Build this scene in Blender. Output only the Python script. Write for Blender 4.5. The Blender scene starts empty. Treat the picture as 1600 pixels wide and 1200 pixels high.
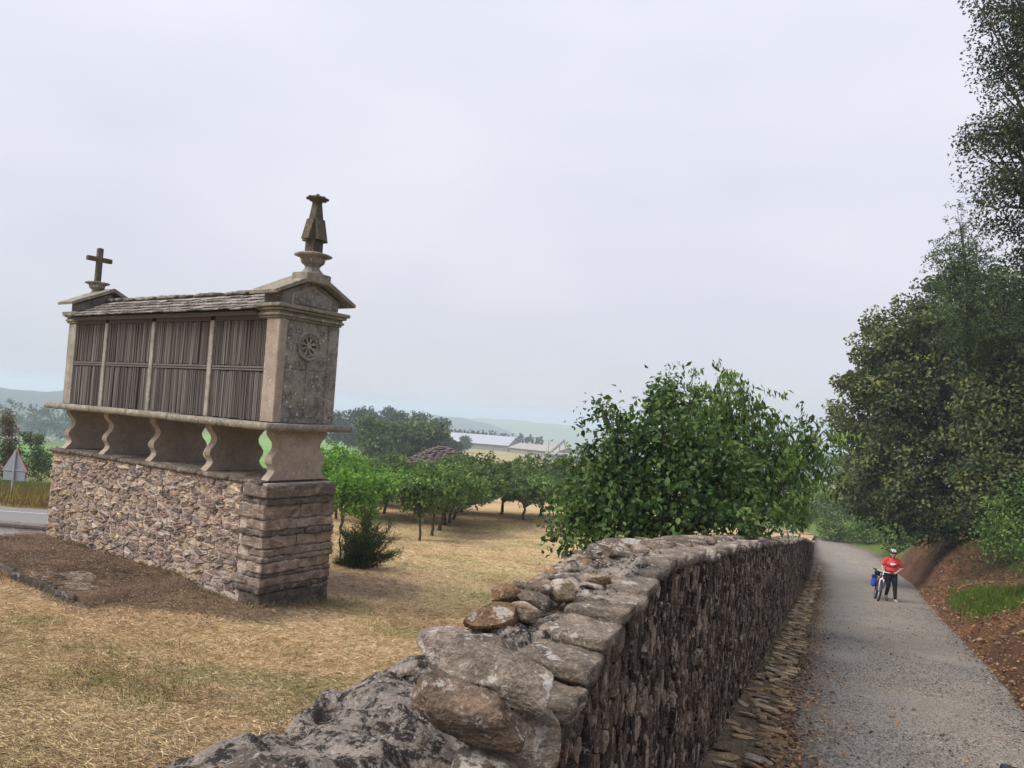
import bpy, math, random
import numpy as np
from mathutils import Vector, Matrix

# ------------------------------------------------------------------ camera, sky, sun, exposure
scene = bpy.context.scene
C = scene.collection
cam_data = bpy.data.cameras.new('camera')
cam_data.sensor_width = 36.0
cam_data.lens = 27.0
cam_data.clip_start = 0.05
cam_data.clip_end = 12000
cam = bpy.data.objects.new('camera', cam_data)
cam.matrix_world = Matrix.Rotation(math.pi / 2 + math.radians(2.3), 4, 'X') @ Matrix.Rotation(math.radians(3.73), 4, 'Z')
C.objects.link(cam)
scene.camera = cam

SUN_AZ, SUN_EL = math.radians(-112), math.radians(50)       # azimuth from +Y towards +X
world = bpy.data.worlds.new('World')
scene.world = world
world.use_nodes = True
wt = world.node_tree
wt.nodes.clear()
w_out = wt.nodes.new('ShaderNodeOutputWorld')
w_bg = wt.nodes.new('ShaderNodeBackground')
w_sky = wt.nodes.new('ShaderNodeTexSky')
w_sky.sky_type = 'NISHITA'
w_sky.sun_disc = False
w_sky.sun_elevation = SUN_EL
w_sky.sun_rotation = SUN_AZ
w_scale = wt.nodes.new('ShaderNodeVectorMath'); w_scale.operation = 'SCALE'
w_scale.inputs['Scale'].default_value = 0.05
w_tc = wt.nodes.new('ShaderNodeTexCoord')
w_map = wt.nodes.new('ShaderNodeMapping'); w_map.inputs['Scale'].default_value = (1.0, 1.0, 2.6)
w_noise = wt.nodes.new('ShaderNodeTexNoise')
w_noise.inputs['Scale'].default_value = 1.7; w_noise.inputs['Detail'].default_value = 3.0
w_ramp = wt.nodes.new('ShaderNodeValToRGB')
w_ramp.color_ramp.elements[0].position = 0.30; w_ramp.color_ramp.elements[0].color = (0.236, 0.242, 0.274, 1)
w_ramp.color_ramp.elements[1].position = 0.72; w_ramp.color_ramp.elements[1].color = (0.288, 0.286, 0.315, 1)
w_mix = wt.nodes.new('ShaderNodeMixRGB'); w_mix.inputs[0].default_value = 0.90    # cloud cover over the clear sky
wt.links.new(w_sky.outputs[0], w_scale.inputs[0])
wt.links.new(w_tc.outputs['Generated'], w_map.inputs[0])
wt.links.new(w_map.outputs[0], w_noise.inputs['Vector'])
wt.links.new(w_noise.outputs['Fac'], w_ramp.inputs[0])
wt.links.new(w_scale.outputs[0], w_mix.inputs[1])
# an overcast sky grows steadily brighter from the horizon to the zenith
w_sep = wt.nodes.new('ShaderNodeSeparateXYZ'); wt.links.new(w_tc.outputs['Generated'], w_sep.inputs[0])
w_up = wt.nodes.new('ShaderNodeMapRange')
for k_, v_ in zip((1, 2, 3, 4), (0.0, 1.0, 0.92, 1.55)):
    w_up.inputs[k_].default_value = v_
wt.links.new(w_sep.outputs['Z'], w_up.inputs[0])
w_mul = wt.nodes.new('ShaderNodeVectorMath'); w_mul.operation = 'SCALE'
wt.links.new(w_ramp.outputs[0], w_mul.inputs[0]); wt.links.new(w_up.outputs[0], w_mul.inputs['Scale'])
wt.links.new(w_mul.outputs[0], w_mix.inputs[2])
wt.links.new(w_mix.outputs[0], w_bg.inputs['Color'])
w_bg.inputs['Strength'].default_value = 1.0
wt.links.new(w_bg.outputs[0], w_out.inputs['Surface'])

sun_data = bpy.data.lights.new('sun', 'SUN')
sun_data.energy = 1.5
sun_data.angle = math.radians(40)
sun_data.color = (1.0, 0.95, 0.88)
sun = bpy.data.objects.new('sun', sun_data)
sd = Vector((math.sin(SUN_AZ) * math.cos(SUN_EL), math.cos(SUN_AZ) * math.cos(SUN_EL), math.sin(SUN_EL)))
sun.rotation_euler = sd.to_track_quat('Z', 'Y').to_euler()
sun.location = sd * 60
C.objects.link(sun)

vs = scene.view_settings
vs.view_transform = 'Standard'; vs.look = 'None'; vs.exposure = 1.50; vs.gamma = 1.0
vs.use_curve_mapping = False
scene.render.engine = 'CYCLES'
cy = scene.cycles
cy.max_bounces = 6; cy.diffuse_bounces = 3; cy.glossy_bounces = 2; cy.transmission_bounces = 4
cy.volume_bounces = 1; cy.transparent_max_bounces = 4
cy.use_denoising = True
cy.caustics_reflective = False; cy.caustics_refractive = False

HAZE_DENSITY = 0.0008

# ------------------------------------------------------------------ helpers
rng = np.random.default_rng(11)
pyr = random.Random(5)


def hash3(ix, iy, iz, seed):
    h = (ix.astype(np.int64) * 374761393 + iy.astype(np.int64) * 668265263 + iz.astype(np.int64) * 2147483647 + seed * 144665) & 0xFFFFFFFF
    h = ((h ^ (h >> 13)) * 1274126177) & 0xFFFFFFFF
    h = h ^ (h >> 16)
    return (h & 0xFFFF) / 65535.0


def vnoise(P, seed=0):
    P = np.asarray(P, float)
    i = np.floor(P).astype(np.int64); f = P - i
    f = f * f * (3 - 2 * f)
    r = 0
    for dx in (0, 1):
        for dy in (0, 1):
            for dz in (0, 1):
                w = (f[:, 0] if dx else 1 - f[:, 0]) * (f[:, 1] if dy else 1 - f[:, 1]) * (f[:, 2] if dz else 1 - f[:, 2])
                r = r + w * hash3(i[:, 0] + dx, i[:, 1] + dy, i[:, 2] + dz, seed)
    return r * 2 - 1


def fbm(P, scale=1.0, octaves=4, seed=0, gain=0.5):
    P = np.asarray(P, float) * scale
    r = 0; a = 1.0; t = 0
    for k in range(octaves):
        r = r + a * vnoise(P + 17.3 * k, seed + k * 7); t += a
        a *= gain; P = P * 2.03
    return r / t


def fbm2(x, y, scale=1.0, octaves=4, seed=0):
    x = np.asarray(x, float); sh = x.shape
    return fbm(np.stack([x.ravel(), np.asarray(y, float).ravel(), np.zeros(x.size)], 1), scale, octaves, seed).reshape(sh)


def sstep(a, b, x):
    t = np.clip((np.asarray(x, float) - a) / (b - a), 0, 1)
    return t * t * (3 - 2 * t)


def make_mesh(name, V, F, mat=None, smooth=False, tint=None):
    V = np.asarray(V, float)
    me = bpy.data.meshes.new(name)
    if isinstance(F, np.ndarray):
        n, k = F.shape
        me.vertices.add(len(V)); me.vertices.foreach_set('co', V.ravel())
        me.loops.add(n * k); me.loops.foreach_set('vertex_index', F.ravel().astype(np.int32))
        me.polygons.add(n)
        me.polygons.foreach_set('loop_start', np.arange(0, n * k, k, dtype=np.int32))
        me.polygons.foreach_set('loop_total', np.full(n, k, dtype=np.int32))
        me.update(calc_edges=True)
    else:
        me.from_pydata([tuple(v) for v in V], [], F)
    if smooth:
        me.polygons.foreach_set('use_smooth', np.ones(len(me.polygons), dtype=bool))
    if tint is not None:
        t = np.asarray(tint, float)
        if t.ndim == 1:
            t = np.tile(t, (len(V), 1))
        col = np.ones((len(V), 4)); col[:, :3] = np.clip(t, 0, 1)
        a = me.attributes.new('tint', 'FLOAT_COLOR', 'POINT')
        a.data.foreach_set('color', col.ravel())
    if mat is not None:
        me.materials.append(mat)
    return me


def link(name, me, parent=None, loc=(0, 0, 0), kind=None):
    o = bpy.data.objects.new(name, me)
    o.location = loc
    if parent is not None:
        o.parent = parent
    if kind:
        o['kind'] = kind
    C.objects.link(o)
    return o


def add(name, V, F, mat, parent=None, smooth=False, tint=None, off=(0, 0, 0), recentre=True, kind=None):
    V = np.asarray(V, float)
    c = (V.min(0) + V.max(0)) / 2 if recentre else np.array(off, float)
    me = make_mesh(name, V - c, F, mat, smooth, tint)
    return link(name, me, parent, tuple(c - np.array(off, float)), kind)


def thing(name, label, cat, loc=(0, 0, 0), rotz=0.0, group=None):
    o = bpy.data.objects.new(name, None)
    o.empty_display_size = 0.2
    o.location = loc; o.rotation_euler = (0, 0, rotz)
    o['label'] = label; o['category'] = cat
    if group:
        o['group'] = group
    C.objects.link(o)
    return o


def tag(o, label, cat, group=None):
    o['label'] = label; o['category'] = cat
    if group:
        o['group'] = group
    return o


def structure(o, label=None):
    o['kind'] = 'structure'
    if label:
        o['label'] = label
    return o


class Geo:
    """collects shapes of one mesh"""
    def __init__(self):
        self.V = []; self.F = []; self.T = []; self.n = 0

    def add(self, V, F, tint=None):
        V = np.asarray(V, float)
        self.V.append(V)
        self.F.extend([tuple(int(i) + self.n for i in f) for f in F])
        if tint is not None:
            self.T.append(np.tile(np.asarray(tint, float), (len(V), 1)))
        self.n += len(V)
        return self

    def box(self, x0, x1, y0, y1, z0, z1, tint=None, bev=0.0):
        V, F = box(x0, x1, y0, y1, z0, z1, bev)
        return self.add(V, F, tint)

    def arr(self):
        return np.concatenate(self.V), self.F, (np.concatenate(self.T) if self.T else None)

    def build(self, name, mat, parent=None, **k):
        V, F, T = self.arr()
        return add(name, V, F, mat, parent, tint=T, **k)


def box(x0, x1, y0, y1, z0, z1, bev=0.0):
    if bev <= 0:
        V = [(x, y, z) for z in (z0, z1) for y in (y0, y1) for x in (x0, x1)]
        F = [(0, 2, 3, 1), (4, 5, 7, 6), (0, 1, 5, 4), (2, 6, 7, 3), (0, 4, 6, 2), (1, 3, 7, 5)]
        return np.array(V, float), F
    b = bev
    V = []
    def ring(z, i):
        return [(x0 + i, y0 + i + b, z), (x0 + i + b, y0 + i, z), (x1 - i - b, y0 + i, z), (x1 - i, y0 + i + b, z),
                (x1 - i, y1 - i - b, z), (x1 - i - b, y1 - i, z), (x0 + i + b, y1 - i, z), (x0 + i, y1 - i - b, z)]
    V += ring(z0, b) + ring(z0 + b, 0) + ring(z1 - b, 0) + ring(z1, b)
    F = [tuple(reversed(range(8))), tuple(range(24, 32))]
    for k in range(3):
        for i in range(8):
            j = (i + 1) % 8
            F.append((k * 8 + i, k * 8 + j, k * 8 + 8 + j, k * 8 + 8 + i))
    return np.array(V, float), F


def tube(pts, radii, sides=7, cap=True):
    pts = [np.asarray(p, float) for p in pts]
    V = []; F = []
    n = len(pts)
    up = np.array([0.31, 0.17, 0.93])
    for i, p in enumerate(pts):
        d = pts[min(i + 1, n - 1)] - pts[max(i - 1, 0)]
        d = d / (np.linalg.norm(d) + 1e-9)
        a = np.cross(d, up)
        if np.linalg.norm(a) < 0.1:
            a = np.cross(d, np.array([1.0, 0, 0]))
        a /= np.linalg.norm(a); b = np.cross(d, a)
        r = radii[i] if hasattr(radii, '__len__') else radii
        for k in range(sides):
            t = 2 * math.pi * k / sides
            V.append(p + r * (math.cos(t) * a + math.sin(t) * b))
    for i in range(n - 1):
        for k in range(sides):
            j = (k + 1) % sides
            F.append((i * sides + k, i * sides + j, (i + 1) * sides + j, (i + 1) * sides + k))
    if cap:
        F.append(tuple(reversed(range(sides)))); F.append(tuple(range((n - 1) * sides, n * sides)))
    return np.array(V), F


def lathe(profile, sides=14, centre=(0, 0), square=0.0):
    """profile: (radius, z); square > 0 turns the round section towards a square one"""
    V = []; F = []
    for r, z in profile:
        for k in range(sides):
            t = 2 * math.pi * (k + 0.5) / sides
            c, s = math.cos(t), math.sin(t)
            m = max(abs(c), abs(s))
            q = (1 - square) + square / m
            V.append((centre[0] + r * q * c, centre[1] + r * q * s, z))
    n = len(profile)
    for i in range(n - 1):
        for k in range(sides):
            j = (k + 1) % sides
            F.append((i * sides + k, i * sides + j, (i + 1) * sides + j, (i + 1) * sides + k))
    F.append(tuple(reversed(range(sides)))); F.append(tuple(range((n - 1) * sides, n * sides)))
    return np.array(V), F


def grid(X, Y, Z):
    n, m = X.shape
    V = np.stack([X.ravel(), Y.ravel(), Z.ravel()], 1)
    i, j = np.meshgrid(np.arange(n - 1), np.arange(m - 1), indexing='ij')
    a = (i * m + j).ravel()
    F = np.stack([a, a + 1, a + m + 1, a + m], 1)
    return V, F


def icosphere(sub):
    t = (1 + 5 ** 0.5) / 2
    V = [(-1, t, 0), (1, t, 0), (-1, -t, 0), (1, -t, 0), (0, -1, t), (0, 1, t), (0, -1, -t), (0, 1, -t), (t, 0, -1), (t, 0, 1), (-t, 0, -1), (-t, 0, 1)]
    F = [(0, 11, 5), (0, 5, 1), (0, 1, 7), (0, 7, 10), (0, 10, 11), (1, 5, 9), (5, 11, 4), (11, 10, 2), (10, 7, 6), (7, 1, 8),
         (3, 9, 4), (3, 4, 2), (3, 2, 6), (3, 6, 8), (3, 8, 9), (4, 9, 5), (2, 4, 11), (6, 2, 10), (8, 6, 7), (9, 8, 1)]
    V = [np.array(v) / np.linalg.norm(v) for v in V]
    for _ in range(sub):
        cache = {}; F2 = []
        def mid(a, b):
            k = (min(a, b), max(a, b))
            if k not in cache:
                m = V[a] + V[b]; V.append(m / np.linalg.norm(m)); cache[k] = len(V) - 1
            return cache[k]
        for a, b, c in F:
            ab, bc, ca = mid(a, b), mid(b, c), mid(c, a)
            F2 += [(a, ab, ca), (b, bc, ab), (c, ca, bc), (ab, bc, ca)]
        F = F2
    return np.array(V), np.array(F)


ICO = {k: icosphere(k) for k in (0, 1, 2, 3, 4, 5)}


def rock(size, seed, sub=2, cuts=9, rough=0.05, box_like=0.45, cut_lo=0.62, cut_hi=0.95):
    """an angular stone: sphere squared off, cut by random planes, roughened"""
    r = np.random.default_rng(seed)
    V, F = ICO[sub]
    V = V.copy()
    m = np.abs(V).max(1, keepdims=True)
    V = V * ((1 - box_like) + box_like / m)
    for _ in range(cuts):
        n = r.normal(size=3); n /= np.linalg.norm(n)
        d = r.uniform(cut_lo, cut_hi)
        e = V @ n - d
        V = V - np.outer(np.clip(e, 0, None) * 0.985, n)
    if rough > 0:
        off = r.uniform(0, 50, 3)
        V = V * (1 + rough * 2.2 * fbm(V + off, 1.3, 2, seed)[:, None] + rough * 1.2 * fbm(V + off, 4.5, 3, seed + 3)[:, None])
    return V * np.asarray(size, float) / 2, F


def rough_box(size, seed, step=0.05, rad=0.02, amp=0.008, freq=7.0):
    """a squared block with worn edges and an uneven face"""
    sx, sy, sz = [q / 2 for q in size]
    def ax(h):
        return np.linspace(-h, h, max(3, int(round(2 * h / step)) + 1))
    X, Y, Z = ax(sx), ax(sy), ax(sz)
    Vs = []; Fs = []; n0 = 0
    for (A, B, c, perm, flip) in ((X, Y, sz, (0, 1, 2), 0), (X, Y, -sz, (0, 1, 2), 1), (Y, Z, sx, (2, 0, 1), 0), (Y, Z, -sx, (2, 0, 1), 1), (Z, X, sy, (1, 2, 0), 0), (Z, X, -sy, (1, 2, 0), 1)):
        a, b = np.meshgrid(A, B, indexing='ij')
        P = [a.ravel(), b.ravel(), np.full(a.size, c)]
        Vv = np.stack([P[perm[0]], P[perm[1]], P[perm[2]]], 1)
        n, m = a.shape
        i, j = np.meshgrid(np.arange(n - 1), np.arange(m - 1), indexing='ij'); q = (i * m + j).ravel()
        F = np.stack([q, q + m, q + m + 1, q + 1], 1)
        Vs.append(Vv); Fs.append((F[:, ::-1] if flip else F) + n0); n0 += len(Vv)
    V = np.concatenate(Vs); F = np.concatenate(Fs)
    key, inv = np.unique(np.round(V, 6), axis=0, return_inverse=True)
    V = key; F = inv.reshape(-1)[F]
    off = np.random.default_rng(seed).uniform(0, 60, 3)
    wear = rad * (1 + 0.9 * fbm(V + off, 6, 2, seed))[:, None]
    core_ = np.clip(V, -np.array([sx, sy, sz]) + wear, np.array([sx, sy, sz]) - wear)
    d = V - core_; V = core_ + wear * d / (np.linalg.norm(d, axis=1, keepdims=True) + 1e-9)
    nrm = unit(d)
    V = V + nrm * (amp * (1.4 * fbm(V + off, freq, 3, seed) + 0.8 * fbm(V * np.array([1, 1, 3]) + off, freq * 3, 3, seed + 1)))[:, None]
    return V, F


def unit(a):
    return a / (np.linalg.norm(a, axis=-1, keepdims=True) + 1e-9)


def rot_zxy(V, rz=0, rx=0, ry=0):
    M = Matrix.Rotation(rz, 3, 'Z') @ Matrix.Rotation(rx, 3, 'X') @ Matrix.Rotation(ry, 3, 'Y')
    return V @ np.array(M).T


def clip_poly(P, n, d):
    out = []
    k = len(P)
    s = [p[0] * n[0] + p[1] * n[1] - d for p in P]
    for i in range(k):
        j = (i + 1) % k
        if s[i] <= 0:
            out.append(P[i])
        if (s[i] < 0) != (s[j] < 0) and s[i] != s[j]:
            t = s[i] / (s[i] - s[j])
            out.append((P[i][0] + t * (P[j][0] - P[i][0]), P[i][1] + t * (P[j][1] - P[i][1])))
    return out


def voronoi_cells(S, x0, x1, y0, y1, reach):
    """cells of the points S inside a rectangle"""
    S = np.asarray(S); order = np.argsort(S[:, 0]); S = S[order]
    xs = S[:, 0]
    cells = []
    for i in range(len(S)):
        a, b = np.searchsorted(xs, xs[i] - reach), np.searchsorted(xs, xs[i] + reach)
        nb = np.arange(a, b); d = S[nb] - S[i]; dd = (d ** 2).sum(1)
        ok = (dd > 0) & (dd < reach * reach)
        nb = nb[ok][np.argsort(dd[ok])][:18]
        P = [(x0, y0), (x1, y0), (x1, y1), (x0, y1)]
        for j in nb:
            n = S[j] - S[i]
            P = clip_poly(P, n, float(n @ (S[i] + S[j]) / 2))
            if len(P) < 3:
                break
        if len(P) >= 3:
            cells.append(np.array(P))
    return cells


def jitter_points(w, h, cw, ch, r, jit=0.42):
    """staggered, jittered points in a w x h field, cell about cw x ch"""
    out = []
    rows = max(1, int(round(h / ch)))
    for a in range(rows):
        cols = max(1, int(round(w / (cw * r.uniform(0.75, 1.35)))))
        for b in range(cols):
            out.append(((b + 0.5 + (0.5 if a % 2 else 0) - 0.25 + r.uniform(-jit, jit)) * w / cols, (a + 0.5 + r.uniform(-jit, jit)) * h / rows))
    return np.array(out)


def wall_stone(P, gap, proud, r, back=0.05):
    """a stone with the outline P (2-D), its face standing proud of the mortar; returns (a, b, n) coordinates"""
    c = P.mean(0)
    # drop very short edges
    Q = [P[0]]
    for p in P[1:]:
        if np.linalg.norm(p - Q[-1]) > 0.012:
            Q.append(p)
    if len(Q) > 3 and np.linalg.norm(Q[0] - Q[-1]) < 0.012:
        Q.pop()
    P = np.array(Q)
    if len(P) < 3:
        return None
    d = P - c; L = np.linalg.norm(d, axis=1, keepdims=True)
    if L.min() < gap * 0.6:
        return None
    P = c + d * np.clip(1 - gap / L, 0.3, 1)
    Q = []
    for i in range(len(P)):                      # break the straight edges
        a, b = P[i], P[(i + 1) % len(P)]
        Q.append(a + (c - a) * r.uniform(0, 0.12)); e = b - a; le = np.hypot(*e)
        if le > 0.05:
            Q.append((a + b) / 2 + np.array([-e[1], e[0]]) * r.normal(0, 0.07) + e * r.uniform(-0.15, 0.15))
    P = np.array(Q)
    n = len(P)
    P = P + r.normal(0, 0.003, P.shape)
    ins = c + (P - c) * r.uniform(0.5, 0.92, (n, 1))
    V = [np.c_[P, np.full(n, -back)], np.c_[P + (c - P) * 0.04, np.full(n, proud * 0.6) + r.normal(0, proud * 0.14, n)],
         np.c_[ins, proud * r.uniform(0.45, 1.4, n)], [[c[0] + r.normal(0, .008), c[1] + r.normal(0, .008), proud * r.uniform(0.9, 1.25)]]]
    V = np.concatenate(V)
    F = []
    for i in range(n):
        j = (i + 1) % n
        F += [(i, j, n + j, n + i), (n + i, n + j, 2 * n + j, 2 * n + i), (2 * n + i, 2 * n + j, 3 * n)]
    return V, F


# ------------------------------------------------------------------ materials
class NT:
    def __init__(self, name):
        self.m = bpy.data.materials.new(name); self.m.use_nodes = True
        self.t = self.m.node_tree; self.t.nodes.clear()
        self.out = self.t.nodes.new('ShaderNodeOutputMaterial')

    def n(self, typ, **k):
        nd = self.t.nodes.new(typ)
        for a, b in k.items():
            if a.startswith('_'):
                setattr(nd, a[1:], b)
            else:
                key = a.replace('__', ' ')
                s = nd.inputs[int(key[1:])] if key[0] == 'i' and key[1:].isdigit() else nd.inputs[key]
                self.put(s, b)
        return nd

    def put(self, s, b):
        if isinstance(b, bpy.types.NodeSocket):
            self.t.links.new(b, s)
        else:
            s.default_value = b

    def noise(self, vec, scale, detail=4.0, rough=0.55, dist=0.0):
        return self.n('ShaderNodeTexNoise', Vector=vec, Scale=scale, Detail=detail, Roughness=rough, Distortion=dist).outputs['Fac']

    def ramp(self, fac, stops):
        r = self.n('ShaderNodeValToRGB', Fac=fac)
        e = r.color_ramp.elements
        while len(e) < len(stops):
            e.new(0.5)
        for k, (p, c) in enumerate(stops):
            e[k].position = p
            e[k].color = (*c, 1) if len(c) == 3 else c
        return r.outputs['Color']

    def val(self, fac, a, b, lo=0.0, hi=1.0):
        return self.n('ShaderNodeMapRange', Value=fac, i1=a, i2=b, i3=lo, i4=hi).outputs[0]

    def mix(self, fac, a, b, mode='MIX'):
        nd = self.n('ShaderNodeMixRGB', _blend_type=mode, i0=fac)
        for i, x in ((1, a), (2, b)):
            self.put(nd.inputs[i], (*x, 1) if isinstance(x, tuple) and len(x) == 3 else x)
        return nd.outputs[0]

    def math(self, op, a, b=0.0):
        return self.n('ShaderNodeMath', _operation=op, i0=a, i1=b).outputs[0]

    def coord(self, which='Object', scale=None):
        v = self.n('ShaderNodeTexCoord').outputs[which]
        if scale:
            v = self.n('ShaderNodeMapping', Vector=v, Scale=scale).outputs[0]
        return v

    def pos(self, scale=None):
        v = self.n('ShaderNodeNewGeometry').outputs['Position']
        if scale:
            v = self.n('ShaderNodeMapping', Vector=v, Scale=scale).outputs[0]
        return v

    def tint(self):
        return self.n('ShaderNodeAttribute', _attribute_name='tint').outputs['Color']

    def bump(self, h, strength=0.5, dist=0.02, normal=None):
        nd = self.n('ShaderNodeBump', Height=h, Strength=strength, Distance=dist)
        if normal is not None:
            self.put(nd.inputs['Normal'], normal)
        return nd.outputs[0]

    def bsdf(self, col, rough=0.85, normal=None, spec=0.3, metal=0.0, finish=True):
        nd = self.n('ShaderNodeBsdfPrincipled', Roughness=rough, Metallic=metal)
        self.put(nd.inputs['Base Color'], (*col, 1) if isinstance(col, tuple) and len(col) == 3 else col)
        nd.inputs['Specular IOR Level'].default_value = spec
        if normal is not None:
            self.put(nd.inputs['Normal'], normal)
        if finish:
            self.t.links.new(nd.outputs[0], self.out.inputs[0])
        return nd.outputs[0]


def stone_material(name, lichen=(0.52, 0.49, 0.45), dark=(0.022, 0.020, 0.020), amount=0.5, crust=0.5, scale=1.0, bump=0.9, base=None):
    """weathered stone: the piece's own colour, strata, pits, dark crust and pale lichen patches"""
    t = NT(name)
    p = t.pos()
    c = t.tint() if base is None else t.ramp(t.noise(p, 2.5 * scale, 5), base)
    big = t.noise(p, 6 * scale, 6, 0.62)
    strata = t.noise(t.pos((9 * scale, 9 * scale, 42 * scale)), 1.0, 5, 0.65)
    fine = t.noise(p, 60 * scale, 6, 0.7)
    c = t.mix(1.0, c, t.ramp(big, [(0.30, (0.50, 0.49, 0.48)), (0.52, (0.95, 0.95, 0.95)), (0.72, (1.55, 1.5, 1.42))]), 'MULTIPLY')
    c = t.mix(0.7, c, t.ramp(strata, [(0.32, (0.55, 0.54, 0.53)), (0.68, (1.35, 1.33, 1.28))]), 'MULTIPLY')
    c = t.mix(0.85, c, t.ramp(fine, [(0.30, (0.42, 0.41, 0.40)), (0.5, (0.98, 0.98, 0.98)), (0.70, (1.5, 1.48, 1.44))]), 'MULTIPLY')
    crustf = t.val(t.noise(p, 11 * scale, 7, 0.75, 0.2), 0.60 - 0.16 * crust, 0.70 - 0.12 * crust)
    c = t.mix(t.math('MULTIPLY', crustf, t.math('MULTIPLY', t.val(fine, 0.62, 0.40), 0.95 * crust)), c, dark)
    l1 = t.val(t.noise(p, 8.5 * scale, 6, 0.68, 0.3), 0.565, 0.61)
    l2 = t.val(t.noise(p, 30 * scale, 5, 0.7), 0.60, 0.66)
    lich = t.math('MULTIPLY', t.math('MAXIMUM', l1, t.math('MULTIPLY', l2, 0.7)), t.val(fine, 0.30, 0.48))
    c = t.mix(t.math('MULTIPLY', lich, amount), c, lichen)
    h = t.math('ADD', t.math('MULTIPLY', big, 1.2), t.math('ADD', t.math('MULTIPLY', fine, 0.9), t.math('ADD', t.math('MULTIPLY', strata, 0.8), t.math('MULTIPLY', t.noise(p, 22 * scale, 5, 0.7), 1.0))))
    t.bsdf(c, 0.92, t.bump(h, bump, 0.03 / scale), 0.15)
    return t.m


def leaf_material(name, gloss=0.45, trans=0.30):
    t = NT(name)
    c = t.tint()
    c = t.mix(0.6, c, t.ramp(t.noise(t.pos(), 1.3, 3), [(0.3, (0.62, 0.66, 0.62)), (0.7, (1.28, 1.22, 1.1))]), 'MULTIPLY')
    a = t.bsdf(c, gloss, None, 0.18, finish=False)
    b = t.n('ShaderNodeBsdfTranslucent', Color=t.mix(0.6, c, (1.5, 1.6, 0.5), 'MULTIPLY')).outputs[0]
    t.t.links.new(t.n('ShaderNodeMixShader', i0=trans, i1=a, i2=b).outputs[0], t.out.inputs[0])
    return t.m


def plain(name, col, rough=0.6, spec=0.3, metal=0.0, var=0.25, scale=20, bump=0.15):
    t = NT(name)
    f = t.noise(t.coord(), scale, 4)
    c = t.mix(1.0, col, t.ramp(f, [(0.3, (1 - var,) * 3), (0.7, (1 + var,) * 3)]), 'MULTIPLY')
    t.bsdf(c, rough, t.bump(f, bump, 0.004), spec, metal)
    return t.m


def tinted(name, rough=0.8, var=0.3, scale=30, bump=0.3, dist=0.006, spec=0.2):
    t = NT(name)
    f = t.noise(t.pos(), scale, 5, 0.6)
    c = t.mix(1.0, t.tint(), t.ramp(f, [(0.28, (1 - var,) * 3), (0.72, (1 + var,) * 3)]), 'MULTIPLY')
    t.bsdf(c, rough, t.bump(f, bump, dist), spec)
    return t.m


M = {}
M['wall_stone'] = stone_material('wall_stone_material', lichen=(0.56, 0.46, 0.37), amount=0.8, crust=0.5, scale=1.9, bump=1.0)
M['cap'] = stone_material('cap_stone_material', amount=0.75, crust=0.55)
M['boulder'] = stone_material('boulder_material', lichen=(0.56, 0.53, 0.49), amount=0.7, crust=0.45, scale=1.5)
M['base_stone'] = stone_material('base_stone_material', amount=0.35, crust=0.3, bump=0.9)
M['edging'] = stone_material('edging_material', lichen=(0.4, 0.36, 0.28), amount=0.25, crust=0.2)
M['slate'] = stone_material('roof_slate_material', lichen=(0.46, 0.44, 0.41), amount=0.75, crust=0.55, scale=1.2, bump=0.6)


def mortar_material(name, c0, c1, dark, scale=1.0, crust=0.3, bump=1.0):
    t = NT(name)
    p = t.pos()
    a = t.noise(p, 3.0 * scale, 6, 0.62)
    f = t.noise(p, 38 * scale, 6, 0.7)
    c = t.mix(t.val(a, 0.3, 0.7), c0, c1)
    c = t.mix(0.8, c, t.ramp(f, [(0.3, (0.5, 0.5, 0.5)), (0.68, (1.25, 1.25, 1.22))]), 'MULTIPLY')
    c = t.mix(t.math('MULTIPLY', t.val(t.noise(p, 5.5 * scale, 7, 0.80, 0.1), 0.475, 0.545), crust), c, dark)
    sp = t.math('MULTIPLY', t.val(t.noise(p, 24 * scale, 5, 0.7), 0.56, 0.64), 0.55)
    c = t.mix(sp, c, t.mix(0.5, c0, (0.62, 0.58, 0.54)))
    h = t.math('ADD', t.math('MULTIPLY', t.noise(p, 16 * scale, 6, 0.65), 1.5), f)
    t.bsdf(c, 0.95, t.bump(h, bump, 0.03 / scale), 0.15)
    return t.m


M['mortar'] = mortar_material('lime_mortar', (0.66, 0.55, 0.47), (0.56, 0.465, 0.40), (0.32, 0.265, 0.23), 1.0, 0.35)
M['wall_mortar'] = mortar_material('dark_mortar', (0.15, 0.125, 0.105), (0.09, 0.075, 0.064), (0.04, 0.035, 0.032), 1.0, 0.5)
M['top_mortar'] = mortar_material('weathered_top_mortar', (0.36, 0.305, 0.265), (0.19, 0.16, 0.138), (0.020, 0.018, 0.018), 2.6, 0.95, 1.0)


def granite_material(name, c0, c1, blotch, pale):
    t = NT(name)
    p = t.pos()
    a = t.noise(p, 1.9, 6, 0.6)
    c = t.mix(t.val(a, 0.32, 0.68), c0, c1)
    sp = t.noise(p, 75, 4, 0.7)
    c = t.mix(0.7, c, t.ramp(sp, [(0.3, (0.5, 0.5, 0.5)), (0.7, (1.35, 1.33, 1.3))]), 'MULTIPLY')
    c = t.mix(t.math('MULTIPLY', t.val(t.noise(p, 5.5, 7, 0.76, 0.2), 0.44, 0.60), 0.8), c, blotch)
    v = t.n('ShaderNodeTexVoronoi', Vector=p, Scale=11.0, Randomness=1.0).outputs['Distance']
    spots = t.math('MAXIMUM', t.math('MULTIPLY', t.val(v, 0.26, 0.18), t.val(t.noise(p, 8, 3), 0.46, 0.56)), t.math('MULTIPLY', t.val(t.noise(p, 34, 5, 0.75), 0.57, 0.63), 0.7))
    c = t.mix(t.math('MULTIPLY', spots, 0.7), c, pale)
    h = t.math('ADD', sp, t.math('MULTIPLY', t.noise(p, 22, 5), 1.2))
    t.bsdf(c, 0.92, t.bump(h, 0.55, 0.008), 0.15)
    return t.m


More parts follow.
